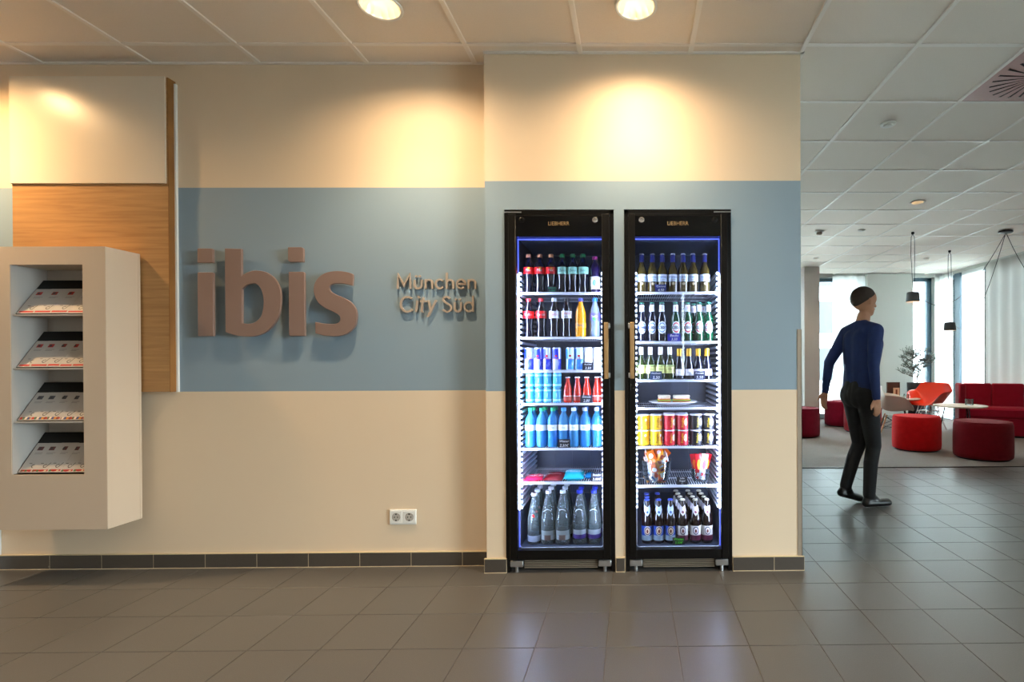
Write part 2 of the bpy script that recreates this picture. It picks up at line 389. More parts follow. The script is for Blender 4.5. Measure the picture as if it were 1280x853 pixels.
# wall behind the photographer, with a slit window added for its bright reflection in a cooler door
wb2 = MB(); wins = ((1.715, 1.785),)
e = [XL] + [q for w in wins for q in w] + [XR + .1]
for k in range(0, len(e), 2): wb2.box(e[k], e[k + 1], YB - .15, YB, 0, H + .13, 'plain')
for a, b in wins: wb2.box(a, b, YB - .15, YB, 2.5, H + .13, 'plain')
wb2.box(1.70, 1.80, YB - .05, YB - .001, 0, .95, 'plain'); struct('wall_back', wb2, smooth=False)
for n_, (a, b) in enumerate(wins):
    f = MB()
    for x in (a, b - .012): f.box(x, x + .012, YB - .1, YB - .02, 0, 2.5, 'framedk')
    f.box(a, b, YB - .1, YB - .02, 2.44, 2.5, 'framedk').box(a, b, YB - .1, YB - .02, 0, .06, 'framedk')
    w_ = struct('window_%d' % (5 + n_), f, smooth=False)
    bx('pane', (a + .01, b - .01, YB - .065, YB - .055, .05, 2.45), 'winglass', w_)
    portal((a + b) / 2, YB - .01, 1.25, b - a, 2.5, (0, 1, 0))
# lounge shell
struct('wall_lounge', MB().box(-.35, -.2, .85, YF, 0, H + .13, 'plain').box(-.35, 0, YL + .15, .85, 0, H + .13, 'plain'), smooth=False)
def fx(u): return X_(u, 430, YF)
far = MB()
WF = [(.6, 3.9, 'a'), (fx(999), fx(1006), 'b'), (fx(1022), fx(1081), 'c'), (fx(1135), fx(1168.5), 'd')]  # first opening: unseen window added to let more daylight into the lounge
xs = -.35
for a, b, _ in WF:
    far.box(xs, a, YF, YF + .3, 0, H + .13, 'fgrey'); far.box(a, b, YF, YF + .3, 2.885, H + .13, 'fgrey'); xs = b
far.box(xs, XR + .3, YF, YF + .3, 0, H + .13, 'white')
struct('wall_far', far, smooth=False)
for k, (a, b, _) in enumerate(WF):
    f = MB(); t_ = .05 if b - a > .3 else .015
    f.box(a, a + t_, YF + .12, YF + .2, 0, 2.885, 'framedk').box(b - t_ * (1.9 if k == 3 else 1), b, YF + .12, YF + .2, 0, 2.885, 'framedk')
    f.box(a, b, YF + .12, YF + .2, 2.81, 2.885, 'framedk').box(a, b, YF + .12, YF + .2, 0, .1, 'frame_l')
    w_ = struct('window_%d' % (1 + k), f, smooth=False)
    bx('pane', (a, b, YF + .155, YF + .163, .1, 2.81), 'winglass', w_)
    portal((a + b) / 2, YF + .32, 1.45, b - a, 2.885, (0, -1, 0))
def curtain(name, p, q, z0, z1, m, label, amp=.03, wl_=.16):
    p, q = Vector(p), Vector(q); L_ = (q - p).length; n = max(8, int(L_ / wl_ * 8)); d = (q - p) / L_; w = Vector((-d.y, d.x)); vs = []; fs = []
    for i in range(n + 1):
        s = L_ * i / n; c = p + d * s + w * (amp * math.sin(2 * PI * s / wl_) + amp * .3 * math.sin(7.3 * s + 1))
        vs += [(c.x, c.y, z0), (c.x, c.y, z1)]
    for i in range(n): fs.append((2 * i, 2 * i + 2, 2 * i + 3, 2 * i + 1))
    mb = MB().add(vs, fs, m); o = mb.build(name, None)
    tag(o, label, 'curtain'); return o
curtain('curtain', (fx(1039.5), YF - .06), (fx(1080), YF - .06), .03, 2.90, 'curtain', 'bright sheer white curtain on the far wall behind the walking person', .02, .22)
fg = MB().box(fx(1080), fx(1136.5), YF - .16, YF - .005, .0, 2.93, 'fgrey'); struct('wall_pier', fg, smooth=False)
pl = MB().box(X_(1005.5, 400, 6.6), X_(1024.5, 400, 6.6), 6.6, 6.85, 0, H, 'pillar'); struct('wall_pillar', pl, smooth=False)
# right-hand lounge wall (runs away from the viewer)
def ry(u): return at(u, 430, 0, XR).y
yr = dict(c0=ry(1168.5), c1=ry(1196), m1=ry(1203), w1=ry(1234.5))
rw = MB()
rw.box(XR, XR + .3, yr['c0'] - .02, YF + .3, 0, H + .13, 'white').box(XR, XR + .3, -2.2, 2.2, 0, H + .13, 'fgrey').box(XR, XR + .3, YB, -4.8, 0, H + .13, 'fgrey').box(XR, XR + .3, -4.8, -2.2, 2.7, H + .13, 'fgrey').box(XR, XR + .3, 2.2, YF, 2.87, H + .13, 'fgrey')
rw.box(XR, XR + .3, 4.6, 5.0, 0, H, 'fgrey')
struct('wall_right', rw, smooth=False)
f = MB()
for y in (yr['m1'], 5.05, 4.5, 3.4, 2.25): f.box(XR - .05, XR + .1, y, y + (yr['c1'] - yr['m1'] if y == yr['m1'] else .06), 0, 2.87, 'framedk')
f.box(XR + .03, XR + .1, 2.2, YF, 0, .08, 'framedk').box(XR + .03, XR + .1, 2.2, YF, 2.8, 2.87, 'framedk')
w_ = struct('window_7', f, smooth=False)
bx('pane', (XR + .06, XR + .068, 5.0, yr['c0'], .08, 2.8), 'winglass', w_); bx('pane', (XR + .06, XR + .068, 2.2, 4.6, .08, 2.8), 'winglass', w_)
f = MB()
for y in (-4.8, -3.53, -2.26): f.box(XR, XR + .1, y, y + .06, 0, 2.7, 'framedk')
f.box(XR, XR + .1, -4.8, -2.2, 0, .08, 'framedk').box(XR, XR + .1, -4.8, -2.2, 2.63, 2.7, 'framedk')
w_ = struct('window_8', f, smooth=False); bx('pane', (XR + .05, XR + .058, -4.8, -2.2, .08, 2.65), 'winglass', w_)  # unseen lobby window added to bring daylight from the right
portal(XR + .31, -3.5, 1.35, 2.6, 2.7, (-1, 0, 0))
portal(XR + .31, (2.2 + 4.6) / 2, 1.43, 2.4, 2.8, (-1, 0, 0)); portal(XR + .31, (5.0 + 7) / 2, 1.43, 2.0, 2.8, (-1, 0, 0))
curtain('curtain', (XR - .07, yr['c1']), (XR - .07, YF - .03), .03, 2.90, 'curtain', 'sheer white curtain in the far right corner beside the dark mullion', .02, .18)
curtain('curtain', (XR - .02, yr['w1'] + .05), (XR - .02, yr['m1'] - .02), .03, 2.88, 'curtain', 'glowing sheer white curtain right of the dark mullion above the red sofa', .008, .3)
curtain('curtain', (XR - .05, 2.3), (XR - .05, yr['w1']), .03, 2.90, 'curtain2', 'grey pleated curtain on the right wall behind the red sofa', .018, .26)
# outdoors
bl = thing('office_building', 'pale office building with rows of blue windows seen through the lounge windows', 'building', (0, 20, 0))
fa = MB().box(-12, 34, 0, 3, -1, 14, 'facade').build('wall', bl, smooth=False)
pm = None
for i in range(24):
    for j in range(6):
        x, z = -10 + i * 1.75, .3 + j * 2.1
        if pm is None: o = bx('window', (-.62, .62, -.02, .05, 0, 1.45), 'fwin', bl); pm = o.data; MB
        else: o = link('window', pm, bl)
        o.location = (x, 0, z)
bl['kind'] = 'thing'
struct('ground_outside', MB().box(-15, 40, YF + .35, 24, -.4, -.2, 'ground').box(XR + .35, 40, -12, YF + .35, -.4, -.2, 'ground').box(-15, 40, -20, YB - .2, -.4, -.2, 'ground'), smooth=False)

# baseboards of separate tiles
def skirting(name, x0, x1, yf, zt, off=0, L=.2991):
    s = MB().box(x0, x1, yf - .0108, yf, 0, zt, 'skgrout').box(x0, x1, yf - .013, yf, zt, zt + .004, 'sealant').box(x0, x1, yf - .013, yf, -.001, .004, 'sealant').build(name, smooth=False); s['kind'] = 'structure'
    x = x0 + off - L
    while x < x1:
        a, b = max(x, x0), min(x + L, x1)
        if b - a > .015: bx('baseboard_tile', (a + .0022, b - .0022, yf - .012, yf - .001, .004, zt), 'basetile', s)
        x += L
skirting('baseboard_left', -2.853, 0, YL, .082, .29)
for n_, (a, b) in enumerate(((-.012, N1[0] + .005), (N1[1] + .003, N2[0] - .003), (N2[1] + .002, BX + .012))):
    skirting('baseboard_niche' + ('' if not n_ else '_%d' % n_), a, b, 0, .078, .235 if n_ == 2 else .3)
skirting('baseboard_side', XL, -2.95, YL, .082, .1)
sb = MB().box(BX, BX + .012, 0, .85, .0, .08, 'basetile').build('baseboard_return', smooth=False); sb['kind'] = 'structure'

# ------------------------------------------------------------------ ceiling
cl = MB().box(XL, XR + .3, YB, YF + .3, H + .10, H + .2, 'slab').build('ceiling', smooth=False); cl['kind'] = 'structure'
CXo, CYo, CS = -1.956, -.0813, .625
DIFF = (8, 0)
tm = None; restc = MB()
HOLES = [(x, y, .098) for x, y in DOWN] + [(x, y, .098) for x in (-3.5, -1.65, .2, 2.05) for y in (-2.9, -4.8)] + [(3.987, 2.734, .07), (3.963, 5.82, .046), (5.868, 5.844, .046)]
def holed(mb, X0, X1, Y0, Y1, z0, z1, cx, cy, r):
    K = 40; vs = []
    for k in range(K):
        a = 2 * PI * k / K; c, q = math.cos(a), math.sin(a)
        t = min(((X1 - cx) / c if c > 1e-9 else 9), ((X0 - cx) / c if c < -1e-9 else 9), ((Y1 - cy) / q if q > 1e-9 else 9), ((Y0 - cy) / q if q < -1e-9 else 9))
        vs += [(cx + r * c, cy + r * q, z0), (cx + t * c, cy + t * q, z0), (cx + r * c, cy + r * q, z1), (cx + t * c, cy + t * q, z1)]
    fs = []
    for k in range(K):
        a, b = 4 * k, 4 * ((k + 1) % K); fs += [(a, a + 1, b + 1, b), (a + 2, b + 2, b + 3, a + 3), (a, b, b + 2, a + 2), (a + 1, a + 3, b + 3, b + 1)]
    mb.add(vs, fs, 'ctile'); return mb
for i in range(-6, 15):
    for j in range(-11, 12):
        x0, y0 = CXo + i * CS, CYo + j * CS; x1, y1 = x0 + CS, y0 + CS
        if (i, j) == DIFF or (i, j) == (12, 0): continue
        if x1 < XL or x0 > XR + .2 or y1 < YB or y0 > YF: continue
        if y0 > .8 and x1 < -.3: continue
        d = (y0 + y1) / 2 - CP.y; u = 797 + 643 * ((x0 + x1) / 2 - CP.x) / d if d > .5 else 9e9
        seen = d > 1.8 and -250 < u < 1450 and not (y0 > .05 and u < 960)
        X0, X1, Y0, Y1 = max(x0, XL), min(x1, XR + .2), max(y0, YB), min(y1, YF)
        if y0 < YL < y1 and x1 < .01: Y1 = YL
        full = (X0, X1, Y0, Y1) == (x0, x1, y0, y1)
        hs = [q for q in HOLES if x0 < q[0] < x1 and y0 < q[1] < y1]
        if hs:
            o = holed(MB(), X0 + .0125, X1 - .0125, Y0 + .0125, Y1 - (.0125 if full else .006), H + .006, H + .018, *hs[0]).build('ceiling_tile', cl, smooth=False)
        elif seen and full:
            if tm is None:
                h = CS / 2 - .0125
                o = MB().box(-h, h, -h, h, 0, .012, 'ctile').build('ceiling_tile', cl, smooth=False); tm = o.data
            else: o = link('ceiling_tile', tm, cl)
            o.location = ((x0 + x1) / 2, (y0 + y1) / 2, H + .006)
        elif seen:
            bx('ceiling_tile', (X0 + .0125, X1 - .0125, Y0 + .0125, Y1 - .006, H + .006, H + .018), 'ctile', cl)
        else: restc.box(X0 + .0125, X1 - .0125, Y0 + .0125, Y1 - .0125, H + .006, H + .018, 'ctile')
o = restc.build('ceiling_tiling', cl, smooth=False); o['kind'] = 'stuff'
for i in range(-5, 15):
    x = CXo + i * CS
    y1 = YL if x < -.01 else YF
    o = MB().box(x - .012, x + .012, YB, y1, H, H + .03, 'tbar').box(x - .0145, x + .0145, YB, y1, H + .004, H + .03, 'tbar').build('grid_runner', cl, smooth=False)
for j in range(-10, 12):
    y = CYo + j * CS; x0 = XL if y < YL else -.2
    bx('cross_tee', (x0, XR, y - .011, y + .011, H + .0012, H + .03), 'tbar', cl)
bx('edge_angle', (-2.85, 0, YL - .018, YL, H - .001, H + .02), 'tbar', cl); bx('edge_angle', (0, BX + .02, -.018, 0, H - .001, H + .02), 'tbar', cl); bx('edge_angle', (BX, BX + .02, -.018, .85, H - .001, H + .02), 'tbar', cl)

def downlight(x, y, label, r=.105, warm=True, lit=True, group=None):
    t = thing('downlight', label, 'ceiling light', (x, y, H), 0, group)
    MB().lathe([(r - .012, .006), (r, .002), (r, -.005), (r - .006, -.008), (r - .014, -.004), (r - .016, .004)], 'white', 32, cap=False).build('trim_ring', t)
    rf = MB(); n = 32; P = [(r - .014, -.004), (r - .022, .02), (r - .036, .05), (r * .45, .075), (r * .3, .08)]
    rf.lathe(P, 'reflector', n, cap=False, sq=lambda a, z: 1 + .03 * math.cos(16 * a)); rf.build('reflector', t)
    MB().lathe([(r * .42, .074), (r * .30, .060), (r * .12, .052)], 'lamp' if lit else 'white', 16).build('bulb', t)
    if lit and r > .1:
        l = bpy.data.lights.new('bulb_light', 'POINT'); l.energy = .09; l.color = (1, .85, .66); l.shadow_soft_size = .012
        o = bpy.data.objects.new('bulb_light', l); C.objects.link(o); o.location = (x, y, H + .035)
    return t
for k, (x, y) in enumerate(DOWN):
    downlight(x, y, ['round recessed downlight in the ceiling above the raised lettering', 'round recessed downlight in the ceiling above the gap between the two coolers', 'round recessed downlight above the left edge of the wall panel'][k])
for x in (-3.5, -1.65, .2, 2.05):
    for y in (-2.9, -4.8): downlight(x, y, 'added fill downlight behind the viewer, %s in the %s row' % ({-3.5: 'leftmost', -1.65: 'second from left', .2: 'third from left', 2.05: 'rightmost'}[x], 'nearer' if y > -3 else 'farther'), group='added fill downlights behind the viewer')
for x, y, r, lb in ((3.987, 2.734, .075, 'small round recessed spotlight in the grey lounge ceiling, nearest one to the vent'), (3.963, 5.82, .05, 'tiny dark recessed spotlight far back in the lounge ceiling, near the niche wall'), (5.868, 5.844, .05, 'tiny dark recessed spotlight far back in the lounge ceiling, between the two pendants')):
    downlight(x, y, lb, r)
def detector(x, y, lb, dk=False, r=.055):
    t = thing('smoke_detector', lb, 'smoke detector', (x, y, H))
    MB().lathe([(r, .0), (r, -.006), (r * .9, -.010)], 'white', 24).build('base', t)
    MB().lathe([(r * .62, -.009), (r * .62, -.034 if dk else -.016), (r * .45, -.042 if dk else -.020)], 'greymet' if dk else 'white', 20).build('sensor_head', t)
detector(2.725, .858, 'flat white smoke detector on the grey ceiling nearest the vent')
detector(3.367, 4.028, 'small smoke detector with dark sensor head, close to the niche wall edge', True, .06)
detector(3.907, 3.947, 'tiny flat white smoke detector right of the dark headed one', False, .045)
# swirl vent
def vent(i, j, lb):
    cx, cy = CXo + (i + .5) * CS, CYo + (j + .5) * CS
    t = thing('swirl_vent', lb, 'air vent', (cx, cy, H))
    h = CS / 2 - .0135; n = 24; ri, ro = .075, .262
    mb = MB(); vs = []; fs = []
    plate = solid('#b8958f', .3)
    # plate with radial slots: ring sectors alternate plate and opening
    def sqr(a): return h / max(abs(math.cos(a)), abs(math.sin(a)))
    K = n * 4
    for k in range(K):
        a0, a1 = 2 * PI * k / K, 2 * PI * (k + 1) / K; m0 = (k % 4) == 0
        def P(r, a, z=0): return (r * math.cos(a), r * math.sin(a), z)
        segs = [(0.001, ri)] + ([] if m0 else [(ri, ro)]) + [(ro, None)]
        for r0, r1 in segs:
            q = [P(r0, a0), P(r0, a1), P(r1 or sqr(a1), a1), P(r1 or sqr(a0), a0)]
            mb.add(q, [(0, 1, 2, 3)], plate)
        if k in (K // 8, 3 * K // 8, 5 * K // 8, 7 * K // 8): pass
    mb.build('plate', t, smooth=False, loc=(0, 0, .003))
    bx('plenum', (-h, h, -h, h, .05, .055), 'black', t)
    bl_ = None
    for k in range(n):
        a = 2 * PI * (k + .12) / n
        if bl_ is None:
            o = MB().box(ri, ro, -.001, .001, .0, .03, 'black').build('blade', t, smooth=False); bl_ = o.data
        else: o = link('blade', bl_, t)
        o.rotation_euler = (.35, 0, a); o.location = (0, 0, .006)
vent(8, 0, 'square swirl air vent with black radial slots at the top right of the lounge ceiling')
vent(12, 0, 'square swirl air vent with black radial slots further right along the ceiling')

# ------------------------------------------------------------------ wall panel and brochure rack
wp = thing('wall_panel', 'wall-mounted panel with glossy cream top and oak veneer below, behind the brochure rack', 'wall panel', (-2.27, YL, 0))
def L(x): return x + 2.27
bx('oak_board', (L(-2.708), L(-1.825), .055 - YL, -.001, 1.033, 2.835), 'oak', wp)
bx('edge_band', (L(-1.8255), L(-1.822), .0545 - YL, -.001, 1.032, 2.836), 'oak_edge', wp)
bx('cream_board', (L(-2.71), L(-1.832), .045 - YL, .0545 - YL, 2.228, 2.838), 'lacquer', wp, b=.001)
bx('backing_board', (L(-2.70), L(-1.812), -.014, -.001, 1.03, 2.82), 'white', wp)
rk = thing('brochure_rack', 'greige wall-hung brochure rack with four sloping shelves', 'rack', (-2.29, .045, 0))
def K_(x): return x + 2.29
x0, x1, z0, z1, yf, yb = K_(-2.6), K_(-1.98), .311, 1.823, -.195, 0
ox0, ox1, oz0, oz1 = K_(-2.483), K_(-2.10), .605, 1.727
bd = MB()
bd.box(x0, ox0, yf, yb, z0, z1, 'cabin').box(ox1, x1, yf, yb, z0, z1, 'cabin').box(ox0, ox1, yf, yb, z0, oz0, 'cabin').box(ox0, ox1, yf, yb, oz1, z1, 'cabin')
bd.build('body', rk, smooth=False)
bx('side_cheek', (x1 - .002, x1 + .0015, yf + .001, yb - .014, z0 + .001, z1 - .001), 'cabin', rk); bx('side_cheek', (x1 - .002, x1 + .0015, yb - .012, yb, z0 + .001, z1 - .001), 'cabin', rk)
bx('lining', (ox0, ox1, yb - .02, yb - .002, oz0, oz1), 'cabin_in', rk); bx('lining', (ox0 - .001, ox0 + .002, yf + .003, yb - .02, oz0, oz1), 'cabin_in', rk)
zs = [1.462, 1.174, .888, .607]
bro = None
cols = [['#b32620', '#8f2a22', '#b32620', '#8f2a22'], ['#b32620', '#b32620', '#8f2a22', '#b32620', '#8f2a22'], ['#40424c', '#40424c', '#40424c', '#40424c', '#40424c'], ['#5c2b2b', '#5c2b2b', '#5c2b2b', '#5c2b2b', '#5c2b2b']]
rown = ['top', 'second', 'third', 'bottom']
for k, z in enumerate(zs):
    zf = z
    bx('shelf', (ox0 + .001, ox1 - .001, yf + .008, yb - .02, zf - .007, zf + .001), 'cabin_in' if k < 3 else 'frame_black', rk)
    # sloping display board
    ya, za, yb_, zb = yf + .022, zf + .005, yf + .155, zf + .205
    s = MB(); d = Vector((0, yb_ - ya, zb - za)).normalized(); nn = Vector((0, d.z, -d.y)) * .004
    vs = [(ox0 + .002, ya, za), (ox1 - .002, ya, za), (ox1 - .002, yb_, zb), (ox0 + .002, yb_, zb)]
    s.add(vs + [(v[0], v[1] + nn.y, v[2] + nn.z) for v in vs], [(0, 1, 2, 3), (7, 6, 5, 4), (0, 4, 5, 1), (1, 5, 6, 2), (2, 6, 7, 3), (3, 7, 4, 0)], 'frame_black').build('sloping_board', rk, smooth=False)
    n = len(cols[k])
    for i in range(n):
        w = .096; xx = ox0 + .012 + (ox1 - ox0 - .024 - w) * i / (n - 1); c = cols[k][i]
        ang = math.atan2(zb - za, yb_ - ya)
        wx = Vector((xx - 2.29, ya + .045 - .002 * (i % 2) - .0035, za + .001))
        ordn = ['leftmost', 'second from left', 'third from left', 'fourth from left', 'rightmost'] if n == 5 else ['leftmost', 'second from left', 'third from left', 'rightmost']
        t = thing('brochure', 'white folded brochure leaning on the %s shelf of the rack, %s' % (rown[k], ordn[i]), 'brochure', wx, 0, 'brochures on the %s rack shelf' % rown[k])
        t.rotation_euler = (ang - PI / 2, 0, 0)
        t.rotation_euler = (-(PI / 2 - ang), 0, 0)
        th = .0022; hh = .172
        bx('cover', (0, w, -th - .0012 * (i % 3), 0, 0, hh), solid('#b5b1ad', .4), t)  # white paper, greyed in its colour for the shade inside the rack
        yy = -th - .0012 * (i % 3) - .0004
        p = MB(); p.box(.008, w - .006, yy, yy + .0002, .006, .016, solid('#b5261c'))
        if k == 2: 
            for q in range(6): p.box(.008 + q * .013, .019 + q * .013, yy - .0002, yy, .004, .018, solid(['#c63a22', '#3d6b4a', '#d8cfc0', '#30507c', '#c98a2b', '#74362a'][q]))
        if k == 3:
            for q in range(4): p.box(.01 + q * .02, .022 + q * .02, yy - .0002, yy, .004, .014, solid(['#7c4a30', '#4a6a3a', '#a52a20', '#c9b090'][q]))
        p.box(.022, .052, yy, yy + .0002, .128, .150, solid(c)); p.box(.028, .040, yy - .0002, yy, .133, .145, solid('#2e2a2c'))
        p.box(.022, .070, yy, yy + .0002, .112, .115, solid('#8d8a88')); p.box(.022, .060, yy, yy + .0002, .105, .108, solid('#8d8a88'))
        p.ribbon([(.062 + .010 * math.cos(a / 8 * 2 * PI * .85 + 1), .036 + .009 * math.sin(a / 8 * 2 * PI * .85 + 1)) for a in range(9)] + [(.082, .055)], .003, yy - .0002, yy, solid('#2a2728'))
        p.box(.03, .045, yy, yy + .0002, .05, .053, solid('#4a4646'))
        p.build('print', t, smooth=False)

# ------------------------------------------------------------------ raised letters
SF = 1.0
def pt(cx0, cy0, sc): return lambda a, b: (lambda P: (P.x, P.z))(at(cx0 + a / sc, cy0 + b / sc, 1, .070))
sg = thing('hotel_name_sign', 'large raised taupe letters reading ibis mounted on the blue band', 'sign', (-1.2, YL, 1.35))
def letter(outs, parent, name='letter', lab=None, depth=.012):
    me = outline_mesh([[(p[0] + 1.2, p[1] - 1.35) for p in o] for o in outs], depth, .0025, 'sign'); me.shade_smooth(); me.set_sharp_from_angle(angle=.5)
    o = link(name, me, parent, (0, -.036, 0)); 
    if lab: o['label'] = lab
    return o
def rrect(x0, x1, z0, z1, rs):
    out = []
    for (cx, cz, sx, sz), r, a0 in zip(((x1, z1, -1, -1), (x0, z1, 1, -1), (x0, z0, 1, 1), (x1, z0, -1, 1)), rs, (0, PI / 2, PI, 3 * PI / 2)):
        c = (cx + sx * r, cz + sz * r)
        for k in range(6): a = a0 + k * PI / 10; out.append((c[0] + r * math.cos(a), c[1] + r * math.sin(a)))
    return out
f3 = pt(240, 300, 6.55); f1 = pt(275, 300, 6.56); f2 = pt(355, 300, 6.56)
def dims(f, a, b, c, d): p, q = f(a, b), f(c, d); return p[0], q[0], q[1], p[1]
x0, x1, za, zb = dims(f3, 53, 268, 184, 790); li = letter([rrect(x0, x1, za, zb, (.006, .006, .006, .006))], sg)
x0, x1, za, zb = dims(f3, 52, 72, 178, 190); o = letter([rrect(x0, x1, za, zb, (.012, .004, .004, .004))], li, 'letter_dot'); o.location = (0, 0, 0)
bo = [(47, 72, 1), (182, 76, 1), (184, 300, 1), (225, 272), (290, 254), (370, 262), (440, 305), (485, 370), (505, 450), (500, 560), (480, 640), (430, 715), (370, 765), (300, 790), (220, 794), (130, 783), (53, 758, 1)]
bi = [(187, 405, 1), (230, 370), (290, 360), (330, 385), (355, 440), (364, 510), (355, 590), (335, 640), (290, 678), (240, 690), (187, 685, 1)]
letter([[f1(*p) for p in smooth_pts(bo)], [f1(*p) for p in smooth_pts(bi)][::-1]], sg)
x0, x1, za, zb = dims(f2, 44, 264, 177, 790); li = letter([rrect(x0, x1, za, zb, (.012, .004, .010, .004))], sg)
x0, x1, za, zb = dims(f2, 38, 62, 166, 184); o = letter([rrect(x0, x1, za, zb, (.016, .004, .016, .004))], li, 'letter_dot'); o.location = (0, 0, 0)
so = [(568, 378, 1), (572, 300), (560, 278), (500, 262), (420, 258), (340, 275), (280, 320), (250, 385), (255, 455), (290, 520), (350, 565), (420, 597), (460, 625), (466, 655), (450, 680), (410, 692), (340, 688), (262, 675, 1), (263, 768, 1), (330, 785), (410, 793), (490, 783), (550, 750), (590, 700), (604, 630), (592, 565), (550, 510), (490, 475), (430, 450), (390, 425), (378, 400), (385, 375), (420, 362), (490, 362)]
letter([[f2(*p) for p in smooth_pts(so)]], sg)
# small lettering: one stroke width
tg = thing('location_sign', 'small raised champagne letters reading München City Süd on the blue band', 'sign', (-.3, YL, 1.55))
f4 = pt(485, 335, 10.667)
def arc(cx, cy, rx, ry, a0, a1, n=12): return [(cx + rx * math.cos(math.radians(a0 + (a1 - a0) * k / n)), cy - ry * math.sin(math.radians(a0 + (a1 - a0) * k / n))) for k in range(n + 1)]
def glyph(strokes, dots=(), sh=0, base=0):
    mb = MB()
    def q(p): x, z = f4(p[0] + sh * (base - p[1]), p[1]); return (x + .3, z - 1.55)
    for k, s in enumerate(strokes): mb.ribbon([q(p) for p in s], .0105, -.017 - .0006 * k, -.004, 'signs')
    for d in dots:
        x, z = q(d); mb.lathe([(.0066, 0), (.0066, .013)], 'signs', 12, M=Matrix.Translation((x, -.004, z)) @ Matrix.Rotation(PI / 2, 4, 'X'))
    mb.build('letter', tg, ang=50)
def u_g(a, b, top, bot): r = (b - a) / 2; return [[(a, top)] + arc((a + b) / 2, bot - r, r, r, 180, 360) + [(b, top)]]
def n_g(a, b, top, bot, st=None): r = (b - a) / 2; return [[(a, st or top - 8), (a, bot)], arc((a + b) / 2, top + r, r, r, 180, 0) + [(b, bot)]]
glyph([[(105, 272), (112, 80), (190, 228), (268, 80), (278, 272)]])
glyph(u_g(333, 427, 150, 268), ((352, 104), (403, 104)))
glyph(n_g(482, 572, 152, 272)); glyph([arc(672, 208, 54, 60, 42, 318, 20)])
glyph([[(765, 55), (765, 272)], arc(809, 196, 44, 44, 180, 0) + [(853, 272)]])
glyph([[(905, 208), (1010, 208)] + arc(957, 208, 54, 60, 0, 315, 20)]); glyph(n_g(1058, 1150, 152, 272))
glyph([arc(236, 480, 90, 100, 48, 315, 24)]); glyph([[(362, 430), (362, 582)]], ((372, 384),), .13, 500)
glyph([[(435, 385), (435, 545)] + arc(450, 560, 16, 20, 180, 290, 6), [(400, 440), (492, 440)]], (), .13, 500)
glyph([[(518, 425), (552, 575)], [(622, 425), (530, 615)] + arc(505, 612, 22, 28, 0, -110, 6)])
glyph([smooth_pts([(808, 408), (770, 380), (728, 392), (722, 432), (770, 470), (818, 505), (818, 555), (770, 582), (708, 552)], False, 5)])
glyph(u_g(872, 956, 450, 578), ((886, 415), (940, 415))); glyph([[(1118, 365), (1118, 582)], arc(1062, 515, 56, 62, 0, 360, 22)])

# socket
sk = thing('wall_socket', 'white double power socket low on the cream wall left of the coolers', 'socket', (-.517, YL, .29))
bx('cover_plate', (-.077, .077, -.009, -.001, -.044, .044), 'white', sk, b=.002)
for s in (-.0385, .0385):
    m_ = Matrix.Translation((s, -.0095, .0)) @ Matrix.Rotation(PI / 2, 4, 'X')
    o = bx('socket_insert', (s - .036, s + .036, -.0115, -.009, -.036, .036), 'white', sk, b=.001)
    o = MB().lathe([(.024, .002), (.0225, .0022), (.021, -.0), (.0205, -.0)], 'greymet', 24, M=m_).lathe([(.0205, .0025), (.0, .0025)], solid('#b9b4ac'), 24, M=m_, cap=False).build('well', sk)
    p = MB()
    for dx in (-.009, .009): p.lathe([(.0035, .0028), (.0035, .003)], 'black', 10, M=m_ @ Matrix.Translation((dx, 0, 0)))
    p.box(s - .004, s + .004, -.014, -.012, -.021, -.015, 'black').box(s - .004, s + .004, -.014, -.012, .015, .021, 'black'); p.build('contact', o, smooth=False)

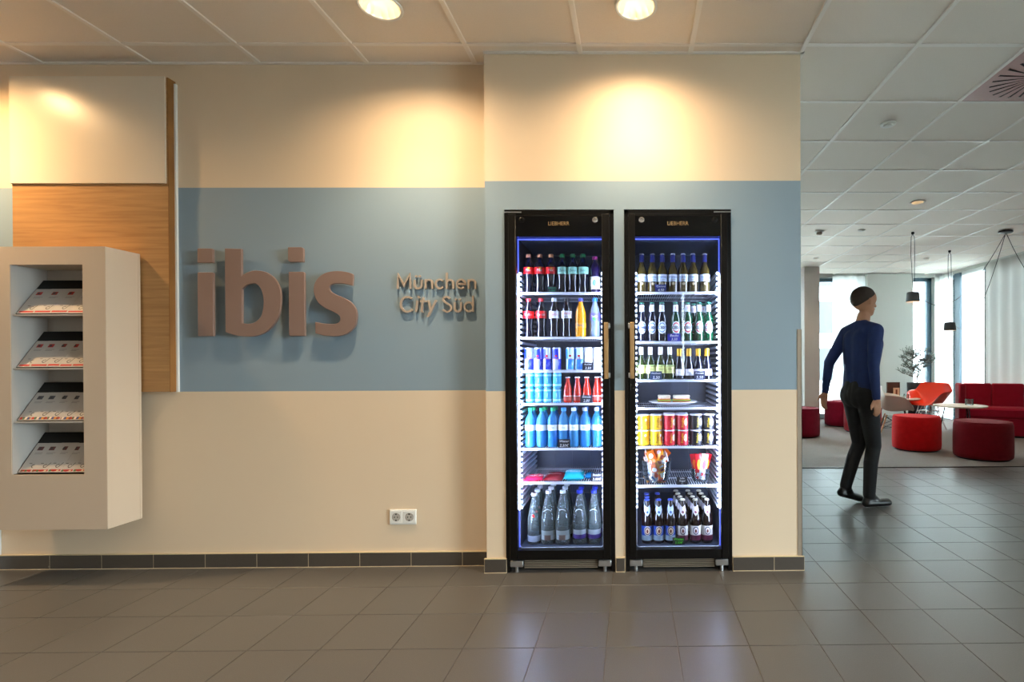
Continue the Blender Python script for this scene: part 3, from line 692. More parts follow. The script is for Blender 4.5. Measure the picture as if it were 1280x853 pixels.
# ------------------------------------------------------------------ drink coolers
def cooler(xc, hw, flip, lab, shelves):
    t = thing('drinks_cooler', lab, 'fridge', (xc, 0, 0))
    S = -1 if flip else 1      # S=1: hinge left, handle right, led on the left
    # surround
    fr = MB(); w = .021
    fr.box(-hw, -hw + w, -.004, .03, .0, 2.055, 'black').box(hw - w, hw, -.004, .03, .0, 2.055, 'black').box(-hw, hw, -.004, .03, 2.035, 2.056, 'black')
    fr.build('surround', t, smooth=False)
    # insulated body
    b = MB(); ih = .252; oh = hw - .006
    b.box(-oh, -ih, .032, .62, .07, 2.03, 'black').box(ih, oh, .032, .62, .07, 2.03, 'black').box(-ih, ih, .032, .62, .07, .105, 'black').box(-ih, ih, .032, .62, 1.92, 2.03, 'black').box(-ih, ih, .57, .62, .105, 1.92, 'black')
    b.build('body', t, smooth=False)
    b = MB(); q = .004
    b.box(-ih, -ih + q, .034, .57, .105, 1.92, 'liner').box(ih - q, ih, .034, .57, .105, 1.92, 'liner').box(-ih + q, ih - q, .034, .57, .105, .112, 'liner').box(-ih + q, ih - q, .1, .57, 1.912, 1.92, 'liner').box(-ih + q, ih - q, .566, .57, .112, 1.912, 'liner')
    for x in (-.12, 0, .12): b.box(x - .002, x + .002, .561, .566, .2, 1.75, 'liner')
    for z in (.3, .62): b.box(-.2, .2, .556, .566, z, z + .008, 'liner')
    b.build('liner', t, smooth=False)
    rb = MB()
    for s in (-1, 1):
        z = .34
        while z < 1.72:
            a, c = sorted((s * (ih - q), s * (ih - .020))); rb.box(a, c, .075, .54, z, z + .012, 'shelfwire'); z += .031
    rb.build('shelf_rails', t, smooth=False)['kind'] = 'stuff'
    # lights
    a, c = sorted((-S * (ih - .004), -S * (ih - .013)))
    bx('led_strip', (a, c, .036, .044, .345, 1.70), 'led', t)
    bx('led_edge_glow', (a, c, .036, .042, .13, .343), 'ledblue', t)
    bx('led_edge_glow', (a, c, .036, .042, 1.702, 1.90), 'ledblue', t); bx('led_edge_glow', (-ih + .01, ih - .01, .036, .042, 1.897, 1.903), 'ledblue', t)  # lit glass edge and strip spill put in as faint blue emission
    db = MB(); z = .35
    while z < 1.68: a, c = sorted((S * (ih - .005), S * (ih - .010))); db.box(a, c, .036, .042, z, z + .009, 'leddot'); z += .0155
    db.build('led_chips', t, smooth=False)['kind'] = 'stuff'
    for sd in (-1, 1):
        l = bpy.data.lights.new('cooler_led_light', 'AREA'); l.shape = 'RECTANGLE'; l.size = .012; l.size_y = 1.5; l.energy = 3.6 if sd == -S else 2.5; l.color = (.68, .79, 1)
        lo = bpy.data.objects.new('cooler_led_light', l); C.objects.link(lo); lo.parent = t; lo.location = (sd * (ih - .012), .046, .98)
        lo.rotation_euler = Vector((-sd * 1, .75, 0)).to_track_quat('-Z', 'Y').to_euler()
    # light rim at the bottom of the opening
    pts = [(-ih + .012, .04, .35)] + [(-ih + .03 - .018 * math.cos(k * PI / 10), .04, .143 - .018 * math.sin(k * PI / 10)) for k in range(6)] + [(ih - .03 + .018 * math.sin(k * PI / 10), .04, .143 - .018 * math.cos(k * PI / 10)) for k in range(6)] + [(ih - .012, .04, .35)]
    MB().path(pts, .0035, 'shelfwire', 6).build('opening_rim', t)
    # shelves
    for z in shelves:
        s = MB().box(-ih + .016, ih - .016, .078, .084, z - .011, z + .002, 'shelfwire').build('shelf', t, smooth=False)
        wv = MB()
        for k in range(34): x = -ih + .02 + k * (2 * ih - .04) / 33; wv.box(x - .001, x + .001, .084, .53, z - .004, z - .001, 'shelfwire')
        for y in (.12, .3, .48): wv.box(-ih + .018, ih - .018, y, y + .004, z - .008, z - .004, 'shelfwire')
        wv.build('wires', s, smooth=False)['kind'] = 'stuff'
    # door
    dz0, dz1, dw = .076, 2.03, hw - .024
    go = .242
    d = MB()
    d.box(-dw, -go, -.022, .028, dz0, dz1, 'frame_black', b=.003).box(go, dw, -.022, .028, dz0, dz1, 'frame_black', b=.003).box(-go, go, -.018, .026, dz0, .128, 'black').box(-go, go, -.0185, .026, 2.018, dz1, 'frame_black')
    door = d.build('door', t)
    bx('header_panel', (-go, go, -.0175, .02, 1.905, 2.018), 'blackgloss', door)
    bx('glass', (-go, go, -.017, -.011, .128, 1.905), 'doorglass', door)
    lo = link('logo', text_mesh('LIEBHERR', .031, 'bronze', .0006, squash=.92), door, (0, -.0185, 1.975)); lo['label'] = 'champagne maker lettering on the header'
    for xx, mm in ((S * .205, 'chrome'), (-S * .208, 'black')):
        M_ = Matrix.Translation((xx, -.018, 1.995)) @ Matrix.Rotation(PI / 2, 4, 'X')
        MB().lathe([(.016, 0), (.016, .004), (.012, .006), (.007, .0062), (.006, .003), (.0, .003)], mm, 20, M=M_, cap=False).build('lock', door)
    h = MB(); hx = S * (dw - .018); a, c = sorted((hx - .012, hx + .012))
    h.box(a, c, -.068, -.058, 1.10, 1.415, 'bronze', b=.002); ho = h.build('handle', door)
    br = MB()
    bA, bC = sorted((hx - S * .012, S * (dw + .004)))
    for z in (1.105, 1.382): br.box(bA, bC, -.058, -.0215, z, z + .028, 'steel', b=.002)
    o = br.build('handle_bracket', door)
    # hinge, feet, grille
    a, c = sorted((-S * (hw - .004), -S * (hw - .10))); hg = MB().box(a, c, -.024, -.018, 2.036, 2.042, 'steel').build('top_hinge', t, smooth=False)
    for s in (-1, 1):
        a, c = sorted((s * (hw - .022), s * (hw - .095)))
        MB().box(a, c, -.006, .02, .03, .066, 'steel', b=.003).tube(((a + c) / 2, .006, 0), ((a + c) / 2, .006, .03), .01, 'steel').build('foot_bracket', t)
    g = MB().box(-hw + .1, hw - .1, .02, .03, .015, .066, 'black')
    for k in range(5): g.box(-hw + .1, hw - .1, .008, .018, .02 + k * .01, .0235 + k * .01, 'greymet')
    g.build('grille', t, smooth=False)
    bx('plinth_board', (-oh, oh, .12, .5, .0, .07), 'black', t).name = 'plinth'  # plain black board under the body
    return t
Z1 = [1.600, 1.339, 1.144, .953, .690, .491]; Z2 = [1.600, 1.311, 1.086, .924, .697, .468]; ZB = .1125
c1 = cooler(.42, .309, False, 'left tall black glass-door cooler built into the wall, soft drinks and water inside', Z1)
c2 = cooler(1.0925, .3035, True, 'right tall black glass-door cooler built into the wall, beer and snacks inside', Z2)
YI = .134        # front row depth
ORD = {1: [''], 2: ['left', 'right'], 3: ['leftmost', 'middle', 'rightmost'], 4: ['leftmost', 'second from left', 'third from left', 'rightmost'],
       5: ['leftmost', 'second from left', 'middle', 'fourth from left', 'rightmost'],
       7: ['leftmost', 'second from left', 'third from left', 'middle', 'third from right', 'second from right', 'rightmost']}

def bottle(name, prof, body, cap=None, caps=None, labels=(), texts=(), n=20, r=.03):
    """caps: list of (r, z) ; labels: (prof, material, name); texts: (str, size, mat, radius, z, kwargs)"""
    t = thing(name, '', 'bottle')
    MB().lathe(prof, body, n).build('glass_body', t)
    if caps: MB().lathe(caps, cap, 16).build('cap', t)
    last = None
    for pr, mm, nm in labels: last = MB().lathe(pr, mm, n, cap=False).build(nm, t)
    for body_, size, mm, rad, z, kw in texts:
        o = link('lettering', text_mesh(body_, size, mm, 0, rad, **kw), last if last else t, (0, 0, z))
    return t
def disc_on(t, r, w, h, z, m, name='emblem', parent=None, dx=0):
    """oval patch bent around a bottle"""
    mb = MB(); n = 18; vs = [(r * math.sin(dx / r), -r * math.cos(dx / r), z)]
    for k in range(n):
        a = 2 * PI * k / n; x = dx + w * math.cos(a); vs.append((r * math.sin(x / r), -r * math.cos(x / r), z + h * math.sin(a)))
    return mb.add(vs, [(0, 1 + k, 1 + (k + 1) % n) for k in range(n)], m).build(name, parent or t, smooth=False)
def band(r, z0, z1): return [(r, z0), (r, z1)]
contour = [(.022, 0), (.029, .004), (.0305, .02), (.027, .045), (.0255, .062), (.0285, .090), (.0315, .115), (.0315, .150), (.028, .168), (.020, .188), (.0135, .203), (.0125, .214)]
ccap = [(.0145, .212), (.015, .216), (.015, .230), (.013, .232)]
straight = [(.024, 0), (.0305, .004), (.032, .02), (.032, .135), (.030, .150), (.024, .170), (.0145, .198), (.0125, .212)]
def row(protos_us, z, tmpl, group, Y=YI, v=450, extra=0):
    """protos_us: list of (prototype, [photo columns], description)"""
    for pr, us, desc in protos_us:
        for k, u in enumerate(us):
            od = ORD[len(us)][k]
            place(pr, USED, (X_(u, v, Y), Y, z + .0015), (desc + ', ' + (od + ' ' if od else '') + tmpl).strip(), group)
WH, RD = solid('#f2f2f2', .3), solid('#d8141c', .35)
# left cooler, shelf 1
A = bottle('soda_bottle', contour, 'dark', solid('#e8a070'), ccap, [(band(.0322, .112, .153), RD, 'label')], [('Mix', .022, WH, .0326, .134, {'shear': .3})]); disc_on(A, .0326, .008, .006, .145, solid('#f0b020'), dx=.006)
B = bottle('soda_bottle', contour, 'dark', solid('#1d7a48'), ccap, [(band(.0322, .112, .153), solid('#9fdcc8'), 'label')], [('Zero', .020, solid('#1b2c50'), .0326, .132, {'shear': .3})])
D = bottle('soda_bottle', [(.022, 0), (.029, .004), (.031, .02), (.031, .1), (.027, .115), (.031, .140), (.028, .165), (.016, .188), (.0125, .20)], solid('#1c1038', .15), solid('#e04aa8'), [(.0145, .198), (.0155, .202), (.0155, .216), (.013, .218)], [(band(.0318, .022, .095), solid('#e8efe4'), 'label')])
disc_on(D, .0322, .011, .020, .06, solid('#5a86b0')); disc_on(D, .0324, .006, .010, .04, solid('#d8c040'), dx=.01)
row([(A, [660.8, 675, 688.8], 'cola mix bottle with orange cap and red label'), (B, [703, 716, 728.7], 'soda bottle with green cap and mint label'), (D, [743.6], 'dark juice bottle with pink cap at the right end')], Z1[0], 'on top shelf of left cooler', 'soft drink bottles on the top shelf of the left cooler', v=340)
# shelf 2
A = bottle('soda_bottle', contour, 'dark', solid('#dc2430'), ccap, [(band(.0322, .112, .155), RD, 'label')], [('Coca-Cola', .0175, WH, .0327, .134, {'shear': .35, 'squash': .75})])
B = bottle('soda_bottle', contour, 'dark', solid('#dfe8ee'), ccap, [(band(.0322, .112, .155), solid('#e9eaf0'), 'label')], [('Coca-Cola', .0175, RD, .0327, .134, {'shear': .35, 'squash': .75})])
D = bottle('soda_bottle', contour, 'dark', solid('#141418'), ccap, [(band(.0322, .112, .155), solid('#e0dfe6'), 'label')], [('Coca-Cola', .0175, RD, .0327, .140, {'shear': .35, 'squash': .75}), ('zero', .014, solid('#15151a'), .0327, .121, {})])
E_ = bottle('soda_bottle', straight, 'orange', solid('#4a4ac0'), ccap, [(band(.0325, .055, .085), solid('#f5a410'), 'label')], [('Fanta', .019, solid('#1c2a7c'), .033, .071, {'squash': .85})])
F_ = bottle('soda_bottle', straight, 'lemon', solid('#2a72d8'), ccap, [(band(.0325, .100, .142), solid('#5a50b8'), 'label')], [('Sprite', .018, WH, .033, .122, {'squash': .85})]); disc_on(F_, .0328, .012, .010, .108, solid('#4cb848'))
row([(A, [660.8, 676.6], 'cola bottle with red cap and red label'), (B, [692.8], 'cola bottle with white cap and white label'), (D, [708.2], 'dark cola bottle with black cap and white label'), (E_, [725.8], 'orange soda bottle with violet cap'), (F_, [743.6], 'clear lemonade bottle with blue cap')], Z1[1], 'on second shelf of left cooler', 'soft drink bottles on the second shelf of the left cooler', v=400)
def can(name, r, h, body, rim='steel', bands=(), texts=(), squash=None):
    t = thing(name, '', 'can')
    MB().lathe([(r * .8, 0), (r, .005), (r, h - .008), (r * .86, h - .001)], body, 20).build('can_body', t)
    MB().lathe([(r * .87, h - .0015), (r * .88, h), (r * .83, h), (r * .8, h - .003)], rim, 20).build('lid', t)
    last = t
    for z0, z1, m_ in bands: last = MB().lathe(band(r + .0003, z0, z1), m_, 20, cap=False).build('printed_band', t)
    for b_, s_, m_, z, kw in texts: link('lettering', text_mesh(b_, s_, m_, 0, r + .0008, **kw), last if last is not t else t, (0, 0, z))
    return t
SV = solid('#c9d3ea', .3, metal=.4); BL = solid('#1630c8', .35); LB = solid('#2a86e0', .35)
def checker(r, h, cA, cB, flip=0):
    """can wall in two colours, quartered on the slant"""
    mb = MB(); n = 24
    for z0, z1, par in ((.006, h * .5, 0), (h * .5, h - .008, 1)):
        for k in range(n):
            a0, a1 = 2 * PI * k / n, 2 * PI * (k + 1) / n; c = cA if ((k + flip) // 6 + par) % 2 else cB; rr = r + .0003; s = .12 * (1 if par else -1)
            mb.add([(rr * math.cos(a0 + s), rr * math.sin(a0 + s), z0), (rr * math.cos(a1 + s), rr * math.sin(a1 + s), z0), (rr * math.cos(a1), rr * math.sin(a1), z1), (rr * math.cos(a0), rr * math.sin(a0), z1)], [(0, 1, 2, 3)], c)
    return mb
def energy(cA, cB, flip):
    t = can('drink_can', .0265, .135, SV); o = checker(.0265, .135, cA, cB, flip).build('printed_band', t)
    link('lettering', text_mesh('Red Bull', .0135, RD, 0, .0275, squash=.8), o, (0, 0, .068)); disc_on(t, .0272, .008, .006, .085, RD, parent=o); return t
Ea, Eb, Ec = energy(BL, SV, 1), energy(SV, BL, 4), energy(LB, solid('#bfe2f4', .3), 2)
Ew = can('drink_can', .0265, .135, solid('#eceaf4', .35), texts=[('Red Bull', .012, solid('#c9c4dc'), .08, {'vert': True})])
for us, pr, ds in (([661.3], Ea, 'blue and silver energy drink can, first from the left'), ([673], Eb, 'blue and silver energy drink can, second from the left'), ([684.2], Ea, 'blue and silver energy drink can, third from the left'), ([695.9], Eb, 'blue and silver energy drink can, fourth from the left'),
                    ([713.3], Ec, 'light blue energy drink can left of its twin'), ([724.1], Ec, 'light blue energy drink can beside the white can'), ([735], Ew, 'white drink can behind the price tag'), ([746.6], Ew, 'white drink can at the right end')):
    place(pr, USED, (X_(us[0], 450, YI), YI, Z1[2] + .0015), ds + ', third shelf of left cooler', 'cans on the third shelf of the left cooler')
# shelf 4 stacked short cans, red bottles
TC = can('drink_can', .0262, .0885, solid('#2fa8d4', .3), bands=[(.010, .022, solid('#9fe2f2')), (.068, .078, solid('#9fe2f2'))], texts=[('TONIC', .010, WH, .045, {'vert': True})])
for k, u in enumerate((662.9, 674.5, 685, 696.4)):
    for l_ in (0, 1): place(TC, USED, (X_(u, 485, YI), YI, Z1[3] + .0015 + l_ * .0888), 'short turquoise can, %s %s stack, fourth shelf of left cooler' % (('lower in', 'upper in')[l_], ORD[4][k]), 'stacked turquoise cans in the left cooler')
crown = lambda z: [(.0132, z), (.0155, z + .001), (.0135, z + .006), (.011, z + .0075)]
RB = bottle('juice_bottle', [(.022, 0), (.026, .004), (.0265, .055), (.024, .066), (.0265, .074), (.019, .098), (.0125, .125), (.012, .146)], 'redb', solid('#e6e6f0'), crown(.145), [(band(.027, .012, .034), solid('#b5483a'), 'label'), (band(.0275, .036, .041), solid('#e8dcdc'), 'label')])
row([(RB, [709.6, 721.8, 733.4, 746.1], 'small red bottle with white crown cap')], Z1[3], 'on fourth shelf of left cooler', 'small red bottles in the left cooler', v=485)
place(RB, USED, (X_(751, 485, YI + .07), YI + .07, Z1[3] + .0015), 'small red bottle with white crown cap, behind the rightmost one in left cooler', 'small red bottles in the left cooler')
# shelf 5 water bottles
def water(capc, capn):
    t = bottle('water_bottle', [(.024, 0), (.031, .005), (.0325, .02), (.0315, .088), (.0335, .098), (.0335, .148), (.0325, .158), (.027, .174), (.0165, .192), (.0125, .202), (.0125, .214)], 'bgpet', capc, ccap, [(band(.0338, .100, .133), solid('#e8f2f4', .4), 'label')], [('Vio', .018, solid('#5d8f86'), .0342, .117, {})])
    return t
W1, W2, W3 = water(solid('#12b070'), 0), water(solid('#2a90e4'), 0), water(solid('#d4e6f2'), 0)
row([(W1, [663.4, 677.6, 691.3], 'water bottle with green cap'), (W2, [704.7], 'water bottle with blue cap behind price tag'), (W3, [717.2, 731, 746], 'water bottle with white cap')], Z1[4], 'on fifth shelf of left cooler', 'water bottles in the left cooler', v=535)
for k, (u, pr, nm) in enumerate(((663.4, W1, 'green'), (677.6, W1, 'green'), (691.3, W1, 'green'), (717.2, W2, 'blue'), (731, W2, 'blue'), (746, W2, 'blue'))):
    x = X_(u, 535, YI) + .004
    place(pr, USED, (x, YI + .075, Z1[4] + .0015), 'second-row water bottle with %s cap, %s of three, fifth shelf of left cooler' % (nm, ORD[3][k % 3]), 'second row of water bottles in the left cooler')
# shelf 6 snacks
def packet(name, w, d, h, c, lab, loc, rz, txt, tc, rx=0, cat='snack'):
    t = thing(name, lab, cat, loc, rz); t.rotation_euler = (rx, 0, rz); mb = MB(); n = 8; vs = []; fs = []
    for s in (1, -1):
        for i in range(n + 1):
            for j in range(n + 1):
                a, b = i / n * 2 - 1, j / n * 2 - 1; q = max(0, (1 - a ** 4) * (1 - b ** 4)) ** .6
                vs.append((a * w / 2 * (1 + .03 * (abs(b) > .9)), b * d / 2, h / 2 + s * h / 2 * q + .0012 * math.sin(9 * a + 5 * b) * q))
    K = (n + 1) ** 2
    for s in (0, 1):
        for i in range(n):
            for j in range(n):
                f = (s * K + i * (n + 1) + j, s * K + (i + 1) * (n + 1) + j, s * K + (i + 1) * (n + 1) + j + 1, s * K + i * (n + 1) + j + 1); fs.append(f if s == 0 else f[::-1])
    o = mb.add(vs, fs, c).build('wrapper', t)
    pr = MB(); 
    if txt:
        me = text_mesh(txt, min(w, d) * .42 if len(txt) < 7 else w * 1.35 / len(txt), tc); 
        l_ = link('lettering', me, o, (0, 0, h + .0016)); l_.rotation_euler = (-PI / 2, 0, 0)
    return t
zz = Z1[5] + .0015
packet('snack_packet', .105, .12, .022, solid('#d81e48', .25), 'bright pink-red snack packet at the left of the sixth shelf, left cooler', (X_(668, 598, .16), .16, zz), .1, 'KitKat', WH, rx=.08)
packet('snack_packet', .11, .13, .03, solid('#7d0f1a', .25), 'dark red snack packet in the middle of the sixth shelf, left cooler', (X_(693.5, 596, .17), .17, zz), -.08, 'BALISTO', WH, rx=.16)
packet('snack_packet', .115, .13, .045, solid('#1cb2c8', .25), 'thick turquoise snack packet right of the dark red one, left cooler', (X_(718, 594, .17), .17, zz), .05, 'Milch', WH, rx=.12)
packet('snack_packet', .05, .10, .03, solid('#1a86c0', .25), 'small blue snack packet beside the price tag on the sixth shelf, left cooler', (X_(737, 596, .19), .19, zz), -.05, '', WH)
# bottom big water bottles
big = [(.028, 0), (.040, .004), (.0425, .012), (.0425, .125), (.041, .150), (.034, .195), (.024, .245), (.0165, .280), (.015, .300)]
bcap = lambda z, r=.0165: [(r, z), (r + .001, z + .002), (r + .001, z + .017), (r - .002, z + .019)]
G1 = bottle('water_bottle', [(r * .93, z * .95) for r, z in big], 'bgglass', solid('#e4ecf2'), bcap(.283), [(band(.0402, .020, .055), solid('#a8b4c8'), 'label')])
o = MB(); rr = .0375; vs = []
for x_, z_ in ((-.010, .166), (.010, .166), (0, .184)): vs.append((rr * math.sin(x_ / rr), -rr * math.cos(x_ / rr), z_))
o.add(vs, [(0, 1, 2)], solid('#e01c10')).build('emblem', G1, smooth=False)
G2 = bottle('water_bottle', big, 'bgglass', solid('#e4ecf2'), bcap(.298), [(band(.043, .055, .085), solid('#8e9a9a'), 'label'), (band(.0431, .030, .055), solid('#a0a9aa'), 'label')])
def patch(r, a, z0, z1, m, t, nm='emblem', off=0, n=8):
    vs = []; 
    for k in range(n + 1):
        an = off - a + 2 * a * k / n; vs += [(r * math.sin(an), -r * math.cos(an), z0), (r * math.sin(an), -r * math.cos(an), z1)]
    return MB().add(vs, [(2 * k, 2 * k + 2, 2 * k + 3, 2 * k + 1) for k in range(n)], m).build(nm, t)
patch(.0434, .45, .030, .060, solid('#6d5a50'), G2)
def arcmark(t): MB().path([(.0345 * math.sin(a), -.0345 * math.cos(a), .198 + .012 * (1 - (a / .6) ** 2)) for a in [(-.6 + .1 * k) for k in range(13)]], .0016, solid('#e8eef4'), 4).build('shoulder_mark', t)
arcmark(G2)
G3 = bottle('water_bottle', big, 'bgglass', solid('#2438c4'), bcap(.298), [(band(.043, .062, .090), solid('#96a0a6'), 'label'), (band(.0431, .038, .062), solid('#3c2a70'), 'label')]); arcmark(G3)
yb1 = .15
for pr, u, ds in ((G1, 668, 'clear glass water bottle with red triangle, far left'), (G2, 685.7, 'clear glass water bottle with grey label, left of its twin'), (G2, 703.7, 'clear glass water bottle with grey label, right of its twin'), (G3, 724.6, 'clear glass water bottle with blue cap, left of its twin'), (G3, 742.3, 'clear glass water bottle with blue cap, right of its twin')):
    place(pr, USED, (X_(u, 650, yb1), yb1, ZB), ds + ', bottom of left cooler', 'large glass water bottles in the left cooler')
for pr, u, ks, ds in ((G1, 668, (1, 2), 'far left'), (G2, 685.7, (1, 2), 'grey-labelled left'), (G2, 703.7, (1, 2), 'grey-labelled right'), (G3, 724.6, (1,), 'blue-capped left'), (G3, 742.3, (1,), 'blue-capped right')):
    for k in ks: place(pr, USED, (X_(u, 650, yb1) + .002, yb1 + .092 * k, ZB), 'glass water bottle %s behind the %s front bottle, left cooler floor' % (('directly', 'second')[k - 1], ds), 'large glass water bottles in the left cooler')
# price tags
def ptag(u0, u1, v1, z, col, lines, tc, lab, Y=.0875, hh=.045):
    x0, x1 = X_(u0, v1, Y), X_(u1, v1, Y); w = x1 - x0
    t = thing('price_tag', lab, 'price tag', ((x0 + x1) / 2, Y, z + .002)); t.rotation_euler = (-.12, 0, 0)
    bx('card', (-w / 2, w / 2, 0, .0015, 0, hh), solid(col, .5), t)
    n = len(lines)
    for k, s in enumerate(lines):
        link('lettering', text_mesh(s, min(hh / n * .95, w * 1.55 / max(3, len(s))), tc, shear=.2), t, (0, -.0006, hh * (n - k - .5) / n))
CH = '#101428'
ptag(683, 697, 365, Z1[0], '#12202e', ['Getränke', '3,00€'], solid('#3ac090'), 'dark price tag with green writing on the top shelf of the left cooler', hh=.036)
ptag(728, 741.6, 462.6, Z1[2], CH, ['Red Bull', '3,50'], WH, 'price tag in front of the white cans, left cooler')
ptag(725.3, 740.5, 503, Z1[3], CH, ['Bionade', '2,80'], WH, 'price tag in front of the small red bottles, left cooler', hh=.046)
ptag(697.4, 712.6, 560, Z1[4], '#0a0a0e', ['Wasser', '2,50€'], WH, 'price tag in front of the blue-capped water bottle, left cooler', hh=.05)
ptag(738.5, 753, 603, Z1[5], CH, ['Snacks', '2,00€'], WH, 'price tag at the right end of the snack packet shelf, left cooler', hh=.05)
t = thing('price_tag', 'black price tag lying flat in front of the large water bottles, left cooler', 'price tag', (X_(683.5, 684.5, .07), .075, ZB + .001))
bx('card', (-.04, .04, -.012, .012, 0, .0015), solid('#08080a'), t)

# right cooler, shelf 1
CO = bottle('beer_bottle', [(.022, 0), (.0285, .004), (.0295, .012), (.0295, .125), (.027, .140), (.017, .165), (.0135, .185), (.0125, .228)], 'amber', solid('#d8d8e4'), crown(.227),
            [(band(.0299, .066, .108), solid('#c9dcf0'), 'label'), (band(.0141, .178, .180), solid('#5060c8'), 'neck_label')])
MB().lathe([(.0142, .182), (.0130, .226)], solid('#27307c', .4), 16, cap=False).build('neck_foil', CO)
o = MB().lathe([(.0300, .098), (.0300, .106)], solid('#eef4fa'), 20, cap=False).build('label_band', CO)
link('lettering', text_mesh('Corona', .018, solid('#1c2c78'), 0, .0304, squash=.85), o, (0, 0, .092)); link('lettering', text_mesh('Extra', .015, solid('#a8842a'), 0, .0304), o, (0, 0, .076)); disc_on(CO, .0299, .009, .008, .052, solid('#b8a884'))
row([(CO, [802.2, 815.7, 827.9, 841, 853.9, 866.3, 880.8], 'pale lager bottle with blue neck foil')], Z2[0], 'on top shelf of right cooler', 'pale lager bottles in the right cooler', v=340)
def becks(gl, ring, foot):
    t = bottle('beer_bottle', [(.022, 0), (.029, .004), (.0300, .012), (.0300, .130), (.026, .150), (.017, .168), (.0140, .190), (.0128, .228)], gl, solid('#3d9c80'), crown(.227), [([(.0165, .178), (.0150, .190), (.0142, .218)], solid('#e6e8ec'), 'neck_label')], [('S', .02, RD, .0165, .200, {})])
    a = disc_on(t, .0304, .0255, .037, .083, solid('#e9ecf0'), 'label'); disc_on(t, .0308, .021, .0305, .083, ring, 'label_ring', a); disc_on(t, .0312, .0165, .023, .083, solid('#dfe3ea'), 'label_ring', a)
    patch(.0316, .95, .075, .091, foot, t, 'label_band'); link('lettering', text_mesh("BECK'S", .0145, WH, 0, .032, squash=.9), t, (0, 0, .083)); return t
B1 = becks('navyglass', solid('#6f90b4'), solid('#1d3a68')); B2 = becks('dkgreen', solid('#d42a3c'), solid('#3a4450'))
row([(B1, [802.4, 815, 827.3], 'beer bottle with blue oval label'), (B2, [844.7], 'beer bottle with red oval label behind blue tag')], Z2[1], 'on second shelf of right cooler', 'oval-labelled beer bottles in the right cooler', v=400)
row([(B2, [859.4, 873.7, 885.5], 'green beer bottle with red oval label')], Z2[1], 'of right trio, right cooler second shelf', 'oval-labelled beer bottles in the right cooler', v=400)
for k, u in enumerate((873.7, 885.5)): place(B2, USED, (X_(u, 400, YI) - .022, YI + .075, Z2[1] + .0015), 'second-row green beer bottle seen left of the %s front one, right cooler' % ('second from right', 'rightmost')[k], 'oval-labelled beer bottles in the right cooler')
# shelf 3 wine and sparkling wine
WN = bottle('wine_bottle', [(.024, 0), (.031, .004), (.032, .012), (.032, .095), (.029, .112), (.016, .135), (.0125, .150), (.0122, .18)], 'olive', solid('#eceadf'), [(.0135, .148), (.0138, .150), (.0138, .192), (.012, .194)], [(band(.0325, .038, .078), solid('#dfe08c'), 'label'), (band(.0325, .081, .087), solid('#b9d07a'), 'label')], [('Wein', .014, solid('#6b7a30'), .033, .062, {})])
PS = bottle('sparkling_wine_bottle', [(.024, 0), (.030, .004), (.0305, .012), (.0305, .070), (.026, .095), (.0175, .130), (.0135, .150), (.013, .175)], 'navyglass', solid('#d8a832', .3, metal=.5), [(.0165, .128), (.0150, .150), (.0155, .176), (.014, .184)], [(band(.0310, .024, .062), solid('#e9e4ea'), 'label')], [('Secco', .010, solid('#3a3a3a'), .0315, .042, {})])
row([(WN, [801.5, 813, 825.7, 837.2], 'small white wine bottle with cream cap'), (PS, [849.2, 861, 872.7, 883.6], 'small sparkling wine bottle with gold foil')], Z2[2], 'on third shelf of right cooler', 'small wine bottles in the right cooler', v=460)
# shelf 4 plate with two sandwiches
zp = Z2[3] + .0015; xp = X_(841, 507, .24)
pt_ = thing('plate', 'white oval plate holding two sandwiches in the right cooler', 'plate', (xp, .235, zp))
MB().lathe([(.07, 0), (.085, .003), (.125, .014), (.150, .024), (.1495, .027), (.122, .018), (.08, .008), (.0, .006)], 'white', 40, sq=lambda a, z: 1 - .2 * abs(math.sin(a)) ** 2).build('dish', pt_)
def sandwich(x, w, lab, rz):
    t = thing('sandwich', lab, 'sandwich', (x, .215, zp + .012), rz)
    def slab(nm, z, h, m_, ex=0, wav=0, n=28):
        mb = MB(); 
        def sq(a, zz_): return (1 / max(abs(math.cos(a)), abs(math.sin(a))) ** .75) * (1 + wav * math.sin(a * 9 + z * 400))
        M_ = Matrix.Translation((0, 0, z)) @ Matrix.Diagonal((w / .1, .9, 1, 1))
        mb.lathe([(.042 + ex, 0), (.045 + ex, h * .3), (.045 + ex, h * .8), (.042 + ex, h)], m_, n, M=M_, sq=sq).build(nm, t)
    slab('bread', 0, .014, solid('#b07a3c', .8)); slab('meat', .013, .006, solid('#c05a34', .6), .002, .03); slab('lettuce', .018, .007, solid('#7fae36', .6), .005, .07); slab('cheese', .024, .004, solid('#f0c040', .5), .002, .02)
    slab('tomato', .027, .006, solid('#d8542c', .4), .0, .02); slab('egg', .031, .006, solid('#f3ead2', .5), -.002, .02); slab('bread', .037, .015, solid('#eadfc8', .8))
sandwich(xp - .055, .083, 'sandwich with cheese and tomato, left one on the white plate', .08); sandwich(xp + .050, .115, 'longer sandwich with lettuce, right one on the white plate', -.05)
